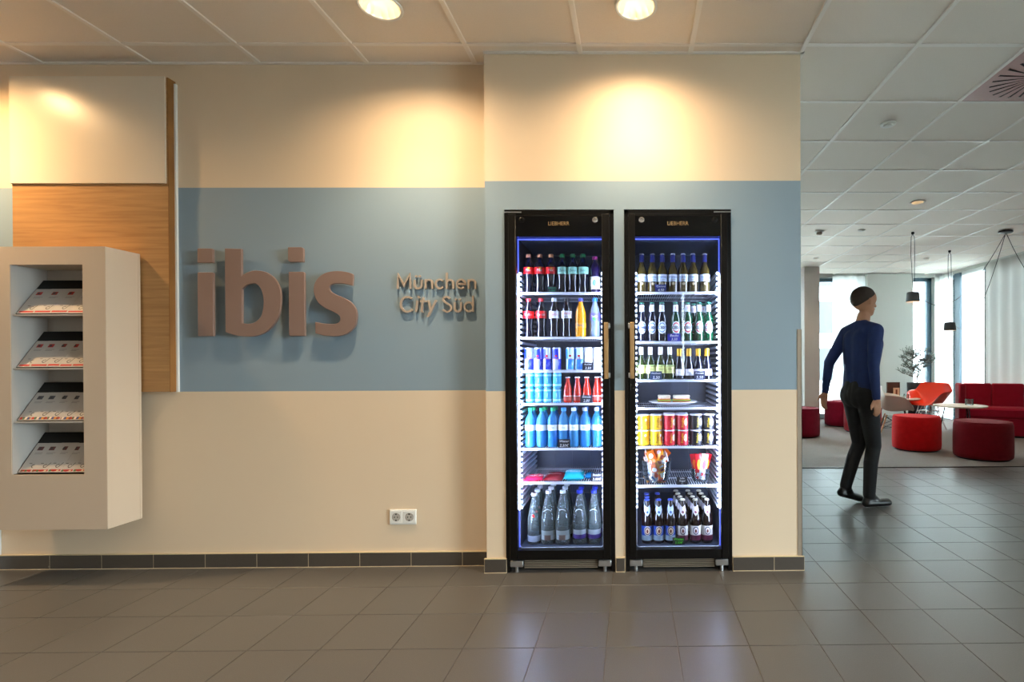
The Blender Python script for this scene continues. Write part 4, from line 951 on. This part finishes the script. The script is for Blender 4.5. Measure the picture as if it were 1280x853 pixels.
# shelf 5 stacked crisp cans
def crisp(c, c2): 
    t = can('crisps_can', .0365, .0885, solid(c, .4), bands=[(.004, .084, solid(c, .4))], texts=[('Pringles', .019, solid('#f6d428') if c != '#f3c01c' else solid('#7a1c14'), .044, {'vert': True, 'squash': .95})])
    MB().lathe([(.0375, .0850), (.0378, .087), (.0378, .0905), (.036, .0915)], solid('#e8e6ee', .3), 20).build('plastic_lid', t); disc_on(t, .0370, .012, .020, .045, solid(c2), dx=.020); disc_on(t, .0372, .006, .008, .06, solid('#f2e8dc'), dx=.022); return t
P1, P2, P3 = crisp('#f3c01c', '#e08a28'), crisp('#cc1626', '#e8c8a8'), crisp('#17131c', '#e0d8c8')
for l_ in (0, 1):
    for k, (u, pr, c) in enumerate(((803.9, P1, 'yellow'), (820.5, P1, 'yellow'), (836.9, P2, 'red'), (852.8, P2, 'red'), (869.7, P3, 'black'), (886, P3, 'black'))):
        place(pr, USED, (X_(u, 540, .135), .135, Z2[4] + .0015 + l_ * .0918), '%s crisps can, %s %s, %s of the right cooler' % (c, ('left', 'right')[k % 2], 'of its pair', ('lower layer', 'upper layer')[l_]), 'stacked crisps cans in the right cooler').rotation_euler = (0, 0, (-.25, .1, .2, -.1, .15, -.3)[k] + .1 * l_)
for u, pr, c in ((839, P2, 'left'), (854.5, P2, 'right')):
    for l_ in (0, 1): place(pr, USED, (X_(u, 540, .135) - .004, .225, Z2[4] + .0015 + l_ * .0918), 'second-row red crisps can, %s of two, %s layer in the right cooler' % (c, ('lower', 'upper')[l_]), 'second row of crisps cans in the right cooler')
# shelf 6 glass bowls with snack packets
zb_ = Z2[5] + .0015
def bowl(u, r, h, lab, flare):
    x = X_(u, 590, .19); t = thing('glass_bowl', lab, 'bowl', (x, .19, zb_))
    MB().lathe([(r * .6, 0), (r * .8, .004), (r * .93, h * .3), (r, h * .8), (r * flare, h), (r * flare - .003, h), (r - .003, h * .8), (r * .93 - .003, h * .3), (r * .78, .008), (0, .007)], 'clearglass', 28).build('vessel', t); return x
def sachet(w, l, c1, c2, c3):
    t = thing('snack_packet', '', 'snack'); n = 6; vs = []; fs = []
    for s in (1, -1):
        for i in range(n + 1):
            for j in range(n + 1):
                a, b = i / n * 2 - 1, j / n * 2 - 1; vs.append((a * w / 2, s * .008 * max(0, (1 - a * a) * (1 - b * b)) ** .5, b * l / 2))
    K = (n + 1) ** 2
    for s in (0, 1):
        for i in range(n):
            for j in range(n):
                f = (s * K + i * (n + 1) + j, s * K + (i + 1) * (n + 1) + j, s * K + (i + 1) * (n + 1) + j + 1, s * K + i * (n + 1) + j + 1); fs.append(f if s else f[::-1])
    o = MB().add(vs, fs, solid(c1, .25)).build('wrapper', t)
    for yy in (-.0088, .0088): MB().lathe([(l * .2, 0), (0, 0)], solid(c2, .25), 12, M=Matrix.Translation((0, yy, l * .08)) @ Matrix.Rotation(PI / 2, 4, 'X') @ Matrix.Diagonal((w / l * 1.3, 1, 1, 1)), cap=False).build('print', o)
    for yy in (-.0068, .0068): MB().box(-w * .3, w * .3, yy - .0005, yy + .0005, -l * .38, -l * .25, solid(c3, .25)).build('printed_stripe', o, smooth=False)
    return t
S1 = sachet(.052, .075, '#ee6a1c', '#f6ece0', '#c42418'); S2 = sachet(.052, .075, '#f2a024', '#7a2a18', '#f4f0e8'); S3 = sachet(.058, .07, '#f3e6dc', '#e8541c', '#3878c4')
x = bowl(820.5, .088, .13, 'clear glass bowl heaped with orange snack packets, sixth shelf of right cooler', 1.04)
random.seed(11); k = 0
for lay, (n, rr, z) in enumerate(((7, .050, .040), (8, .056, .080), (8, .062, .120), (7, .062, .155), (4, .03, .170))):
    for i in range(n):
        a = 2 * PI * i / n + lay * .5; pr, nm = ((S1, 'orange packet with white print'), (S2, 'amber packet with brown print'), (S3, 'white packet with orange print'))[(i + lay) % 3]
        o = place(pr, USED, (x + rr * math.cos(a), .19 + rr * math.sin(a), zb_ + z), 'small %s, %s of the %s layer in the glass bowl' % (nm, (['right side', 'back right', 'back', 'back left', 'left side', 'front left', 'front', 'front right'][round((a % (2 * PI)) / (PI / 4)) % 8]), ('lowest', 'second', 'third', 'fourth', 'topmost')[lay]), 'snack packets heaped in the glass bowl, ' + nm.split()[0])
        o.rotation_euler = (random.uniform(-.5, .5), random.uniform(-.9, .9), a + PI / 2 + random.uniform(-.5, .5)); k += 1
x = bowl(875, .055, .08, 'small clear glass holding tall red snack bars, sixth shelf of right cooler', 1.05)
S4 = sachet(.042, .15, '#cf1822', '#f0c02c', '#f4e8e0'); S5 = sachet(.042, .15, '#e8d8dc', '#e0405c', '#c81c28'); S6 = sachet(.042, .15, '#a80c20', '#e86a20', '#f0d040')
for i, (pr, nm) in enumerate(((S6, 'dark red bar, leftmost'), (S4, 'red and yellow bar, left of centre'), (S5, 'pale pink bar, in front'), (S4, 'red and yellow bar, rightmost'), (S6, 'dark red bar, at the back'))):
    o = place(pr, USED, (x + (-.03, -.010, .018, .036, .01)[i], .19 + (-.0, -.022, -.03, -.005, .02)[i], zb_ + .092), '%s in the small glass, right cooler' % nm, 'snack bars standing in the small glass'); o.rotation_euler = ((.1, -.1, -.15, .0, .1)[i], (-.15, .02, .18, .28, .1)[i], (-.2, .1, .1, .3, 0)[i])
# bottom: wheat beer
nrw = [(.026, 0), (.033, .004), (.034, .012), (.034, .150), (.031, .170), (.019, .205), (.0145, .225), (.0135, .252)]
def wheat(ca, cb, neck, capc):
    t = bottle('beer_bottle', nrw, 'dkbrown', capc, [(.0142, .251), (.0165, .252), (.0145, .258), (.012, .2595)], [(band(.0344, .036, .105), ca, 'label'), (band(.0346, .020, .050), cb, 'label')])
    a = disc_on(t, .0350, .021, .028, .078, solid('#c8c4c4'), 'emblem'); disc_on(t, .0353, .0175, .0235, .078, solid('#4a4450'), 'emblem_ring', a); disc_on(t, .0356, .013, .018, .078, solid('#e6c8a8') if cb.name.endswith('8fa4b4') else solid('#e8dcd8'), 'emblem_ring', a); disc_on(t, .0359, .006, .011, .076, solid('#6a2c1c'), 'emblem_ring', a)
    # pointed neck collar
    vs = []; n = 12
    for k in range(n + 1):
        an = -1.2 + 2.4 * k / n; zt = .214 + .012 * abs(an) / 1.2; zb2 = .165 + .04 * abs(an) / 1.2
        def rad(z): return (.0315 if z < .171 else .0315 - (z - .170) / .035 * .0125) if z < .205 else .019 - (z - .205) / .02 * .0045
        for z in (zb2, (zb2 + zt) / 2, zt): r = rad(z) + .0009; vs.append((r * math.sin(an), -r * math.cos(an), z))
    fs = []
    for k in range(n):
        for q in (0, 1): fs.append((3 * k + q, 3 * k + 3 + q, 3 * k + 4 + q, 3 * k + 1 + q))
    MB().add(vs, fs, neck).build('neck_label', t); disc_on(t, .0285, .007, .009, .186, solid('#7a3a48') if cb.name.endswith('5a1f36') else solid('#3a5a90'), 'neck_emblem')
    return t
H1 = wheat(solid('#1c3f96'), solid('#8fa4b4'), solid('#b9cbe6'), solid('#3048c0')); H2 = wheat(solid('#d6d2c8'), solid('#5a1f36'), solid('#e2dde4'), solid('#cfc9b0'))
row([(H1, [809, 823.4, 838], 'wheat beer bottle with blue label')], ZB, 'in front row, bottom of right cooler', 'wheat beer bottles in the right cooler', v=650, Y=.145)
row([(H2, [853, 869, 883.6], 'wheat beer with cream and purple label')], ZB, 'in front row, right cooler bottom', 'wheat beer bottles in the right cooler', v=650, Y=.145)
for u, pr, ks, nm in ((809, H1, (1, 2), 'left blue-labelled'), (823.4, H1, (2,), 'middle blue-labelled'), (853, H2, (1, 2, 3), 'left cream-labelled'), (869, H2, (1, 2, 3), 'middle cream-labelled'), (883.6, H2, (1, 2, 3), 'rightmost')):
    for k in ks: place(pr, USED, (X_(u, 650, .145) - (.007 * k if u > 850 else 0), .145 + .072 * k, ZB), 'wheat beer bottle, %s behind the %s front one, right cooler' % (('next', 'second', 'third')[k - 1], nm), 'wheat beer bottles in the right cooler')
ptag(819, 833, 365, Z2[0], '#10206a', ['Corona', '4,50'], WH, 'blue price tag in front of the pale lager bottles, right cooler')
ptag(834.6, 850.7, 428, Z2[1], '#1a1f9a', ['Becks', '3,50'], WH, 'bright blue price tag on the second shelf of the right cooler')
ptag(812.7, 827.5, 476, Z2[2], '#1c3050', ['Weißwein', '5,50'], WH, 'price tag in front of the white wine bottles, right cooler', hh=.05)
ptag(867.5, 881.5, 476, Z2[2], '#161c38', ['Prosecco', '5,50'], WH, 'price tag in front of the sparkling wine bottles, right cooler', hh=.05)
ptag(846, 859.5, 607, Z2[5], '#0a0a12', ['Süße', 'Riegel', '1,-'], WH, 'dark price tag between the two snack bowls, right cooler')
ptag(840.7, 856, 682, ZB, '#071008', ['Weizen', '3,50€'], solid('#58e020'), 'black price tag with bright green writing among the wheat beers, right cooler', Y=.10, hh=.04)

# ------------------------------------------------------------------ lounge furniture
def pouf(x, y, r, col, lab, h=.45):
    t = thing('pouf', lab, 'pouf', (x, y, .004), 0, None)
    m_ = mat('fabric_' + col.lstrip('#'), col, .9, var=.1, scale=18, bump=.5, bscale=300, sheen=.05, spec=.15)
    MB().lathe([(r * .955, .018), (r * .985, .03), (r, .08), (r * 1.0, h * .6), (r * .985, h - .045), (r * .965, h - .02), (r * .93, h - .006)], m_, 48, cap=True).build('upholstery', t, ang=80)
    MB().lathe([(r * .93, h - .0065), (r * .80, h - .001), (r * .4, h + .003), (0, h + .004)], m_, 48, cap=False).build('seat_cushion', t, ang=80)
    MB().path([(r * .94 * math.cos(2 * PI * k / 48), r * .94 * math.sin(2 * PI * k / 48), h - .006) for k in range(48)], .005, m_, 6, closed=True).build('piping', t)
    MB().lathe([(r * .9, 0), (r * .9, .02)], 'black', 32).build('base', t)
fz = lambda u, v: at(u, v, 2, 0)
p = fz(1159.5, 567); pouf(p.x + .02, p.y + .3, .295, '#c00f14', 'bright red round pouf in front of the two lounge tables')
p = fz(1249, 579); pouf(p.x + .02, p.y + .31, .315, '#6e0a17', 'dark crimson round pouf nearest the viewer at the right, before the sofa')
p = fz(1087, 543); pouf(p.x + .02, p.y + .3, .295, '#8a0f1a', 'deep red round pouf half hidden behind the walking person and the pale chair')
p = fz(1058, 535); pouf(p.x + .04, p.y + .3, .300, '#860f2e', 'magenta round pouf farthest back, left of the walking person')
p = fz(1008, 549); pouf(p.x - .0, p.y + .3, .30, '#760c25', 'wine red round pouf cut off by the niche wall corner')
# sofa
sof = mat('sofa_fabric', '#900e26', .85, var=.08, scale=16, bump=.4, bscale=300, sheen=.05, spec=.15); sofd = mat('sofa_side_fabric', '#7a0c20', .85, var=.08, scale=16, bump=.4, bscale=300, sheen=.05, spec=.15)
sf = thing('corner_sofa', 'red fabric sofa with high panelled back standing against the right wall', 'sofa', (5.975, 5.14, .004), -.47)
def sbx(nm, d, m_=sof, b=.02): return bx(nm, d, m_, sf, b=b, smooth=True)
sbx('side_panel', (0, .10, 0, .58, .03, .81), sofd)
sbx('backrest', (.102, .50, .47, .58, .03, .81)); sbx('backrest', (.503, .93, .47, .58, .03, .81))
sbx('seat', (.102, .93, -.02, .47, .29, .45), b=.03); sbx('seat_base', (.102, .93, .0, .47, .03, .29), b=.01)
bx('plinth', (.04, .90, .05, .55, 0, .03), 'black', sf)
# tables
def table(x, y, r, h, lab, ph=0, n=3):
    t = thing('lounge_table', lab, 'table', (x, y, .004), ph)
    MB().lathe([(r - .012, h - .022), (r, h - .012), (r, h - .004), (r - .004, h)], 'tabletop', 48).build('table_top', t)
    for k in range(n):
        a = 2 * PI * k / n + .2
        MB().tube((r * .55 * math.cos(a), r * .55 * math.sin(a), h - .022), (r * .82 * math.cos(a), r * .82 * math.sin(a), 0), .009, 'wirem', .006).build('leg', t)
def tumbler(x, y, z, lab, r=.035, h=.08):
    t = thing('drinking_glass', lab, 'glass', (x, y, z))
    MB().lathe([(r * .8, 0), (r, .004), (r, h), (r - .003, h), (r - .004, .012), (0, .01)], 'clearglass', 24).build('vessel', t)
p = at(1200, 507, 2, .53); table(p.x, p.y, .345, .53, 'low round pale table with thin black legs in front of the red sofa', -1.75)
q = at(1210.5, 506.5, 2, .534); tumbler(q.x, q.y - .02, .5345, 'clear tumbler on the pale table in front of the red sofa', .055, .09)
p = at(1121, 498, 2, .53); TX, TY = p.x, p.y; table(p.x, p.y, .37, .53, 'low round pale table behind the white shell chair', .4)
q = at(1133, 498.5, 2, .534); tumbler(q.x, q.y, .5345, 'clear tumbler beside the menu holder on the rear table', .042, .08)
q = at(1117, 497, 2, .534); mn = thing('menu_holder', 'dark wooden menu holder with cards standing on the rear lounge table', 'menu holder', (q.x, q.y, .5345))
MB().box(-.115, .115, .01, .03, 0, .27, 'menu').box(-.115, -.10, -.0, .011, 0, .27, 'menu').box(.1, .115, 0, .011, 0, .27, 'menu').box(-.1, .1, 0, .011, .255, .27, 'menu').build('board', mn, smooth=False)
cd = bx('card', (-.01, .10, -.012, -.001, .0, .17), solid('#d8b494'), mn); MB().box(.03, .06, -.014, -.0121, .02, .14, solid('#7a3a28')).build('print', cd, smooth=False)
# shell chairs
def shell_chair(x, y, rz, col, legs, lab, s=1.0):
    t = thing('shell_armchair', lab, 'chair', (x, y, .004), rz)
    m_ = mat('shell_' + col.lstrip('#'), col, .35, coat=.2)
    # section from seat front (v=0) to back top (v=1); chair faces -Y locally
    spine = [(-.25, .425), (-.22, .445), (-.12, .43), (0, .415), (.10, .42), (.17, .45), (.215, .52), (.24, .61), (.26, .70), (.272, .775), (.278, .80)]
    wid = [.205, .235, .275, .300, .310, .305, .290, .270, .245, .210, .160]
    rise = [.03, .08, .22, .250, .255, .225, .165, .115, .07, .03, .005]     # height of the arm edge above the seat line
    nu = 14; vs = []; fs = []
    for i, ((yy, zz_), w, rs) in enumerate(zip(spine, wid, rise)):
        for k in range(nu + 1):
            a = k / nu * 2 - 1; e_ = abs(a); flat = .50
            lift = 0 if e_ < flat else ((e_ - flat) / (1 - flat)) ** 1.25
            px_ = a * w * (1 + .10 * lift); pz = zz_ + rs * lift; py = yy - (.09 if i > 5 else .02) * lift * (i / 10) + (-.0)
            vs.append((px_, py, pz))
    for i in range(len(spine) - 1):
        for k in range(nu): a = i * (nu + 1) + k; fs.append((a, a + 1, a + nu + 2, a + nu + 1))
    sh = MB().add(vs, fs, m_).build('seat_shell', t, ang=180)
    so_ = sh.modifiers.new('thickness', 'SOLIDIFY'); so_.thickness = .008; so_.offset = 0
    sd = sh.modifiers.new('subsurf', 'SUBSURF'); sd.levels = sd.render_levels = 2
    tops = [(-.10, -.10), (.10, -.10), (-.10, .10), (.10, .10)]; feet = [(-.23, -.22), (.23, -.22), (-.23, .24), (.23, .24)]
    for (a, b), (c, d) in zip(tops, feet):
        if legs == 'wood':
            MB().tube((c, d, 0), (a * 1.1, b * 1.1, .36), .009, 'beech', .013).build('leg', t)
        else:
            MB().tube((c * .85, d * .85, 0), (a, b, .41), .006, 'chrome').tube((c * .85, d * .85, 0), (a * .2, b * 1.3, .41), .005, 'chrome').build('leg', t)
    br = MB(); mm = 'wirem' if legs == 'wood' else 'chrome'
    pts = [Vector((c, d, 0)).lerp(Vector((a * 1.1, b * 1.1, .36)), q) for (a, b), (c, d) in zip(tops, feet) for q in (.45, .9)]
    lo_, hi_ = pts[0::2], pts[1::2]
    for a, b in ((0, 3), (1, 2)): br.tube(lo_[a], lo_[b], .004, mm)
    for a, b in ((0, 1), (1, 3), (3, 2), (2, 0)): br.tube(lo_[a], hi_[b], .004, mm); br.tube(hi_[a], lo_[b], .004, mm); br.tube(hi_[a], hi_[b], .005, mm)
    br.build('leg_bracing', t)
    return t
p = fz(1115, 548); shell_chair(p.x + .03, p.y + .0, math.radians(70), '#cfc6bc', 'wood', 'off-white shell armchair on wooden dowel legs behind the walking person')
p = at(1160, 500, 1, 5.85); shell_chair(p.x, p.y, math.radians(-62), '#e8401c', 'wire', 'orange shell armchair with chrome wire legs between the two tables')
# potted tree
p = fz(1146, 530); pp = thing('potted_tree', 'small bare-looking olive tree in a tall anthracite planter by the window', 'plant', (p.x, p.y + .0, .004))
MB().lathe([(.125, 0), (.14, .02), (.165, .62), (.168, .77), (.155, .77), (.15, .73), (0, .73)], 'pot', 32).build('planter', pp)
MB().lathe([(.15, .732), (.0, .74)], 'soil', 24, cap=False).build('soil', pp)
tr = MB(); random.seed(5); lf = MB()
def leafat(c, d):
    a = random.uniform(0, 2 * PI); s = Vector((math.cos(a), math.sin(a), random.uniform(-.4, .4))) * .008; q = d.normalized() * .034 + Vector((random.uniform(-.02, .02), random.uniform(-.02, .02), random.uniform(-.01, .02)))
    lf.add([tuple(c), tuple(c + q * .5 + s), tuple(c + q), tuple(c + q * .5 - s)], [(0, 1, 2, 3)], 'leaf')
def branch(p, d, L_, r, lv):
    pts = [p]; n = 4
    for k in range(n):
        d = (d + Vector((random.uniform(-.25, .25), random.uniform(-.25, .25), random.uniform(-.05, .2)))).normalized(); pts.append(pts[-1] + d * L_ / n)
    tr.path(pts, [r * (1 - .6 * k / n) for k in range(n + 1)], 'bark', 5)
    if lv < 3:
        for k in range(1, n + 1):
            for _ in range(2 if lv else 3):
                a = random.uniform(0, 2 * PI); e_ = Vector((math.cos(a), math.sin(a), random.uniform(-.1, .5)))
                branch(pts[k], (d * .3 + e_).normalized(), L_ * random.uniform(.42, .6), r * .6, lv + 1)
    if lv >= 2:
        for k in (2, 4): leafat(pts[k], d)
branch(Vector((0, 0, .73)), Vector((.08, 0, 1)), .50, .013, 0)
tr.build('trunk', pp); lf.build('leaves', pp, smooth=False)['kind'] = 'stuff'
# pendants
cn = at(1257, 289, 2, H)
def pendant(u, v, zb, s, lab, glow):
    h = at(u, v, 2, H); t = thing('pendant_lamp', lab, 'pendant lamp', (h.x, h.y, H))
    MB().lathe([(.012, 0), (.02, -.004), (.02, -.03), (.012, -.036)], 'black', 14).build('ceiling_hook', t)
    zt = zb - H + .13 * s
    MB().lathe([(.088 * s, zb - H), (.088 * s, zb - H + .02), (.078 * s, zt - .01), (.070 * s, zt), (.02, zt + .004)], 'lampshade', 32, cap=False).lathe([(.084 * s, zb - H), (.073 * s, zt - .012), (.01, zt - .01)], 'white', 32, cap=False).build('lamp_shade', t)
    MB().lathe([(.07 * s, zb - H + .016), (.02, zb - H + .01), (0, zb - H + .01)], 'gold_in', 24, cap=False).build('bulb_disc', t)
    for sx in (-1, 1):
        pts = [(sx * .0, 0, -.03), (sx * .022, 0, -.07), (sx * .026, 0, -.3)] + [(sx * (.026 - .018 * k / 6) + .01 * k / 6, 0, -.3 + (zt + .3 + .0) * k / 6) for k in range(1, 7)]
        MB().path(pts, .0042, 'cable', 5).build('cable', t)
    # slack cable to canopy
    A_ = Vector((.08 * s, 0, zt - .05)); B_ = Vector((cn.x - h.x, cn.y - h.y, -.03)); pts = []
    for k in range(25):
        q = k / 24; c = A_.lerp(B_, q); c.z -= (.50 if s > .95 else .34) * 4 * q * (1 - q) * (1 - .35 * q); pts.append(tuple(c))
    MB().path(pts, .0042, 'cable', 5).build('slack_cable', t)
    l = bpy.data.lights.new('pendant_bulb', 'SPOT'); l.energy = 8 * glow; l.color = (1, .66, .45); l.spot_size = 2.2; l.shadow_soft_size = .05
    o = bpy.data.objects.new('pendant_bulb', l); C.objects.link(o); o.location = (h.x, h.y, zb + .005)
    return t
pendant(1141, 290, 1.99, 1.0, 'dark pendant lamp on a looped cable, left of the two over the lounge', 1)
pendant(1187, 313, 1.665, 1.0, 'dark pendant lamp hanging lower, right of the two over the lounge', 1.5)
cc = thing('lamp_canopy', 'dark round ceiling canopy where the pendant cables meet', 'ceiling rose', (cn.x, cn.y, H))
MB().lathe([(.085, 0), (.085, -.022), (.075, -.028)], 'lampshade', 28).build('disc', cc)
pts = []
A_ = Vector((.01, 0, -.03)); B_ = Vector((1.0, -1.2, -.05))
for k in range(25): q = k / 24; c = A_.lerp(B_, q); c.z -= 1.15 * 4 * q * (1 - q) * (1 - .3 * q); pts.append(tuple(c))
MB().path(pts, .0042, 'cable', 5).build('cable', cc)

# ------------------------------------------------------------------ the walking person
def person():
    import numpy as np
    a = math.radians(75); F = Vector((math.sin(a), math.cos(a), 0)); R = Vector((math.cos(a), -math.sin(a), 0)); U = Vector((0, 0, 1))
    base = Vector((2.715, 1.30, 0))
    root = thing('person', 'person in navy pullover and black trousers walking away towards the lounge', 'person', base)
    def P(r, f, z): return R * r + F * f + U * z
    prim = []     # (p, q, r0, r1, tag, squash axis)
    def cap(p, q, r0, r1, tg): prim.append((p, q, r0, r1, tg))
    # torso: several side-by-side spines
    for s in (-1, 1):
        cap(P(s * .075, -.0, .96), P(s * .070, .0, 1.12), .098, .090, 'shirt'); cap(P(s * .070, .0, 1.12), P(s * .095, .015, 1.33), .090, .098, 'shirt'); cap(P(s * .095, .015, 1.33), P(s * .115, .005, 1.41), .098, .075, 'shirt')
        cap(P(s * .04, 0, 1.47), P(s * .165, 0, 1.435), .055, .058, 'shirt')
        cap(P(s * .04, -.022, .90), P(s * .04, -.01, .98), .103, .099, 'trousers'); cap(P(s * .078, -.02, .92), P(s * .085, -.02, .90), .098, .096, 'trousers')
    for s in (-1, 1): cap(P(s * .035, 0, 1.02), P(s * .05, .0, 1.36), .098, .108, 'shirt')
    cap(P(0, .0, .98), P(0, .0, 1.12), .100, .095, 'shirt'); cap(P(0, .0, 1.12), P(0, .01, 1.36), .095, .112, 'shirt'); cap(P(0, .01, 1.36), P(0, .01, 1.47), .105, .068, 'shirt'); cap(P(0, .01, 1.40), P(0, .01, 1.48), .085, .062, 'shirt'); cap(P(0, -.022, .91), P(0, -.01, .97), .104, .100, 'trousers'); cap(P(0, .01, 1.48), P(0, .03, 1.56), .056, .052, 'skin')
    # head
    hc = P(0, .035, 1.675)
    cap(hc + U * .02 - F * .015, hc + U * .03 + F * .012, .088, .086, 'skin'); cap(hc - U * .03 + F * .02, hc - U * .065 + F * .035, .070, .050, 'skin'); cap(hc - U * .085 + F * .05, hc - U * .085 + F * .055, .032, .03, 'skin')
    cap(hc - U * .0 + F * .095, hc - U * .03 + F * .108, .010, .013, 'skin')
    for s in (-1, 1): cap(hc + R * s * .090 - U * .025 - F * .012, hc + R * s * .097 + U * .015 - F * .018, .011, .015, 'skin')
    cap(hc - U * .055 + F * .088 - R * .018, hc - U * .055 + F * .088 + R * .018, .008, .008, 'skin')
    # arms: left swung back and bent, right forward
    def arm(s, el, wr, hd):
        sh = P(s * .175, 0, 1.43); cap(sh, el, .060, .045, 'shirt'); cap(el, wr, .044, .031, 'shirt'); d = (wr - el).normalized(); cap(wr, wr + d * .03, .026, .027, 'skin')
        pc = wr + d * .075; side = R if abs(d.dot(R)) < .8 else F; side = (side - d * side.dot(d)).normalized(); nrm = d.cross(side)
        across = nrm
        for k in range(4):
            b = wr + d * .035 + across * (-.024 + .016 * k); m_ = b + d * .055; cap(b, m_, .013, .0115, 'skin')
            L1 = (.034, .040, .037, .028)[k]; j = m_ + (d * .95 + side * -.25 * s).normalized() * L1; cap(m_, j, .0095, .009, 'skin'); cap(j, j + (d * .8 - side * .6 * s).normalized() * L1 * .8, .009, .0078, 'skin')
        tb = wr + d * .03 + across * .03; tj = tb + (d * .75 + across * .6).normalized() * .035; cap(tb, tj, .012, .010, 'skin'); cap(tj, tj + (d * .95 + across * .15).normalized() * .03, .010, .0085, 'skin')
    arm(-1, P(-.25, -.12, 1.18), P(-.24, -.17, .93), None)
    arm(1, P(.22, -.06, 1.155), P(.215, -.03, .905), None)
    # legs
    def leg(s, kn, an, toe, hl):
        hp = P(s * .088, -.01, .90); cap(hp, kn, .090, .060, 'trousers'); cap(kn, kn.lerp(an, .35) - F * .012, .058, .056, 'trousers'); cap(kn.lerp(an, .35) - F * .012, an, .056, .048, 'trousers')
        cap(an - U * .02, hl, .036, .034, 'shoe'); cap(hl, toe, .034, .032, 'shoe'); cap(hl + R * .012, toe + R * .016, .03, .026, 'shoe'); cap(an, (hl + toe) / 2 + U * .01, .036, .034, 'shoe')
    leg(1, P(.075, .06, .50), P(.07, .02, .105), P(.085, .185, .034), P(.07, -.01, .036))
    leg(-1, P(-.08, .05, .50), P(-.075, -.09, .155), P(-.085, .05, .036), P(-.078, -.135, .095))
    mb = MB()
    for p, q, r0, r1, tg in prim:
        d = q - p; Ln = max(d.length, 1e-4); Q = (d if d.length > 1e-4 else U).to_track_quat('Z', 'Y').to_matrix().to_4x4(); Q.translation = p
        pr = [(r0 * math.sin(t * PI / 12), -r0 * math.cos(t * PI / 12)) for t in range(1, 7)] + [(r1 * math.cos(t * PI / 12), Ln + r1 * math.sin(t * PI / 12)) for t in range(0, 6)]
        mb.lathe(pr, 'skin', 20, M=Q)
    o = mb.build('body_union', None); md = o.modifiers.new('r', 'REMESH'); md.mode = 'VOXEL'; md.voxel_size = .0062; sm = o.modifiers.new('s', 'SMOOTH'); sm.iterations = 12; sm.factor = .5
    bpy.context.view_layer.update()
    me = bpy.data.meshes.new_from_object(o.evaluated_get(bpy.context.evaluated_depsgraph_get())); bpy.data.objects.remove(o)
    me.materials.clear(); order = ['skin', 'shirt', 'trousers', 'shoe']
    for k in order: me.materials.append(MT[k])
    n = len(me.polygons); ce = np.zeros(n * 3); me.polygons.foreach_get('center', ce); ce = ce.reshape(n, 3); best = np.full(n, 9.); idx = np.zeros(n, int)
    for p, q, r0, r1, tg in prim:
        A_ = np.array(p); d = np.array(q) - A_; L2 = max(d @ d, 1e-9); t = np.clip((ce - A_) @ d / L2, 0, 1); dist = np.linalg.norm(ce - A_ - t[:, None] * d, axis=1) - (r0 + (r1 - r0) * t)
        k = dist < best; best[k] = dist[k]; idx[k] = order.index(tg)
    me.polygons.foreach_set('material_index', idx.tolist()); me.shade_smooth(); link('body', me, root)
    # hair, eyes, pullover hem
    hb = MB(); Q = Matrix.Translation(hc + U * .035 - F * .012)
    vs = []; fs = []; nu, nv = 24, 12
    for j in range(nv + 1):
        for i in range(nu):
            th = 2 * PI * i / nu; dr = F * math.cos(th) + R * math.sin(th); lim = 1.12 + 1.25 * ((1 - math.cos(th)) / 2) ** 1.3
            ph = lim * j / nv; rr = .0925 * (1 + .012 * math.sin(13 * th + 5 * ph)); v = Q.translation + dr * rr * math.sin(ph) * (1 + .07 * max(0, -math.cos(th))) + U * rr * math.cos(ph); vs.append(tuple(v))
    for j in range(nv):
        for i in range(nu): fs.append((j * nu + i, (j + 1) * nu + i, (j + 1) * nu + (i + 1) % nu, j * nu + (i + 1) % nu))
    h_ = hb.add(vs, fs, 'hair').build('hair', root, ang=180); sd = h_.modifiers.new('t', 'SOLIDIFY'); sd.thickness = .009; sd.offset = 0
    for s in (-1, 1): MB().lathe([(.0, -.011), (.008, -.008), (.011, 0), (.008, .008), (0, .011)], 'white', 12, M=Matrix.Translation(hc + F * .083 + R * s * .031 + U * .005), cap=False).build('eye', root)
person()
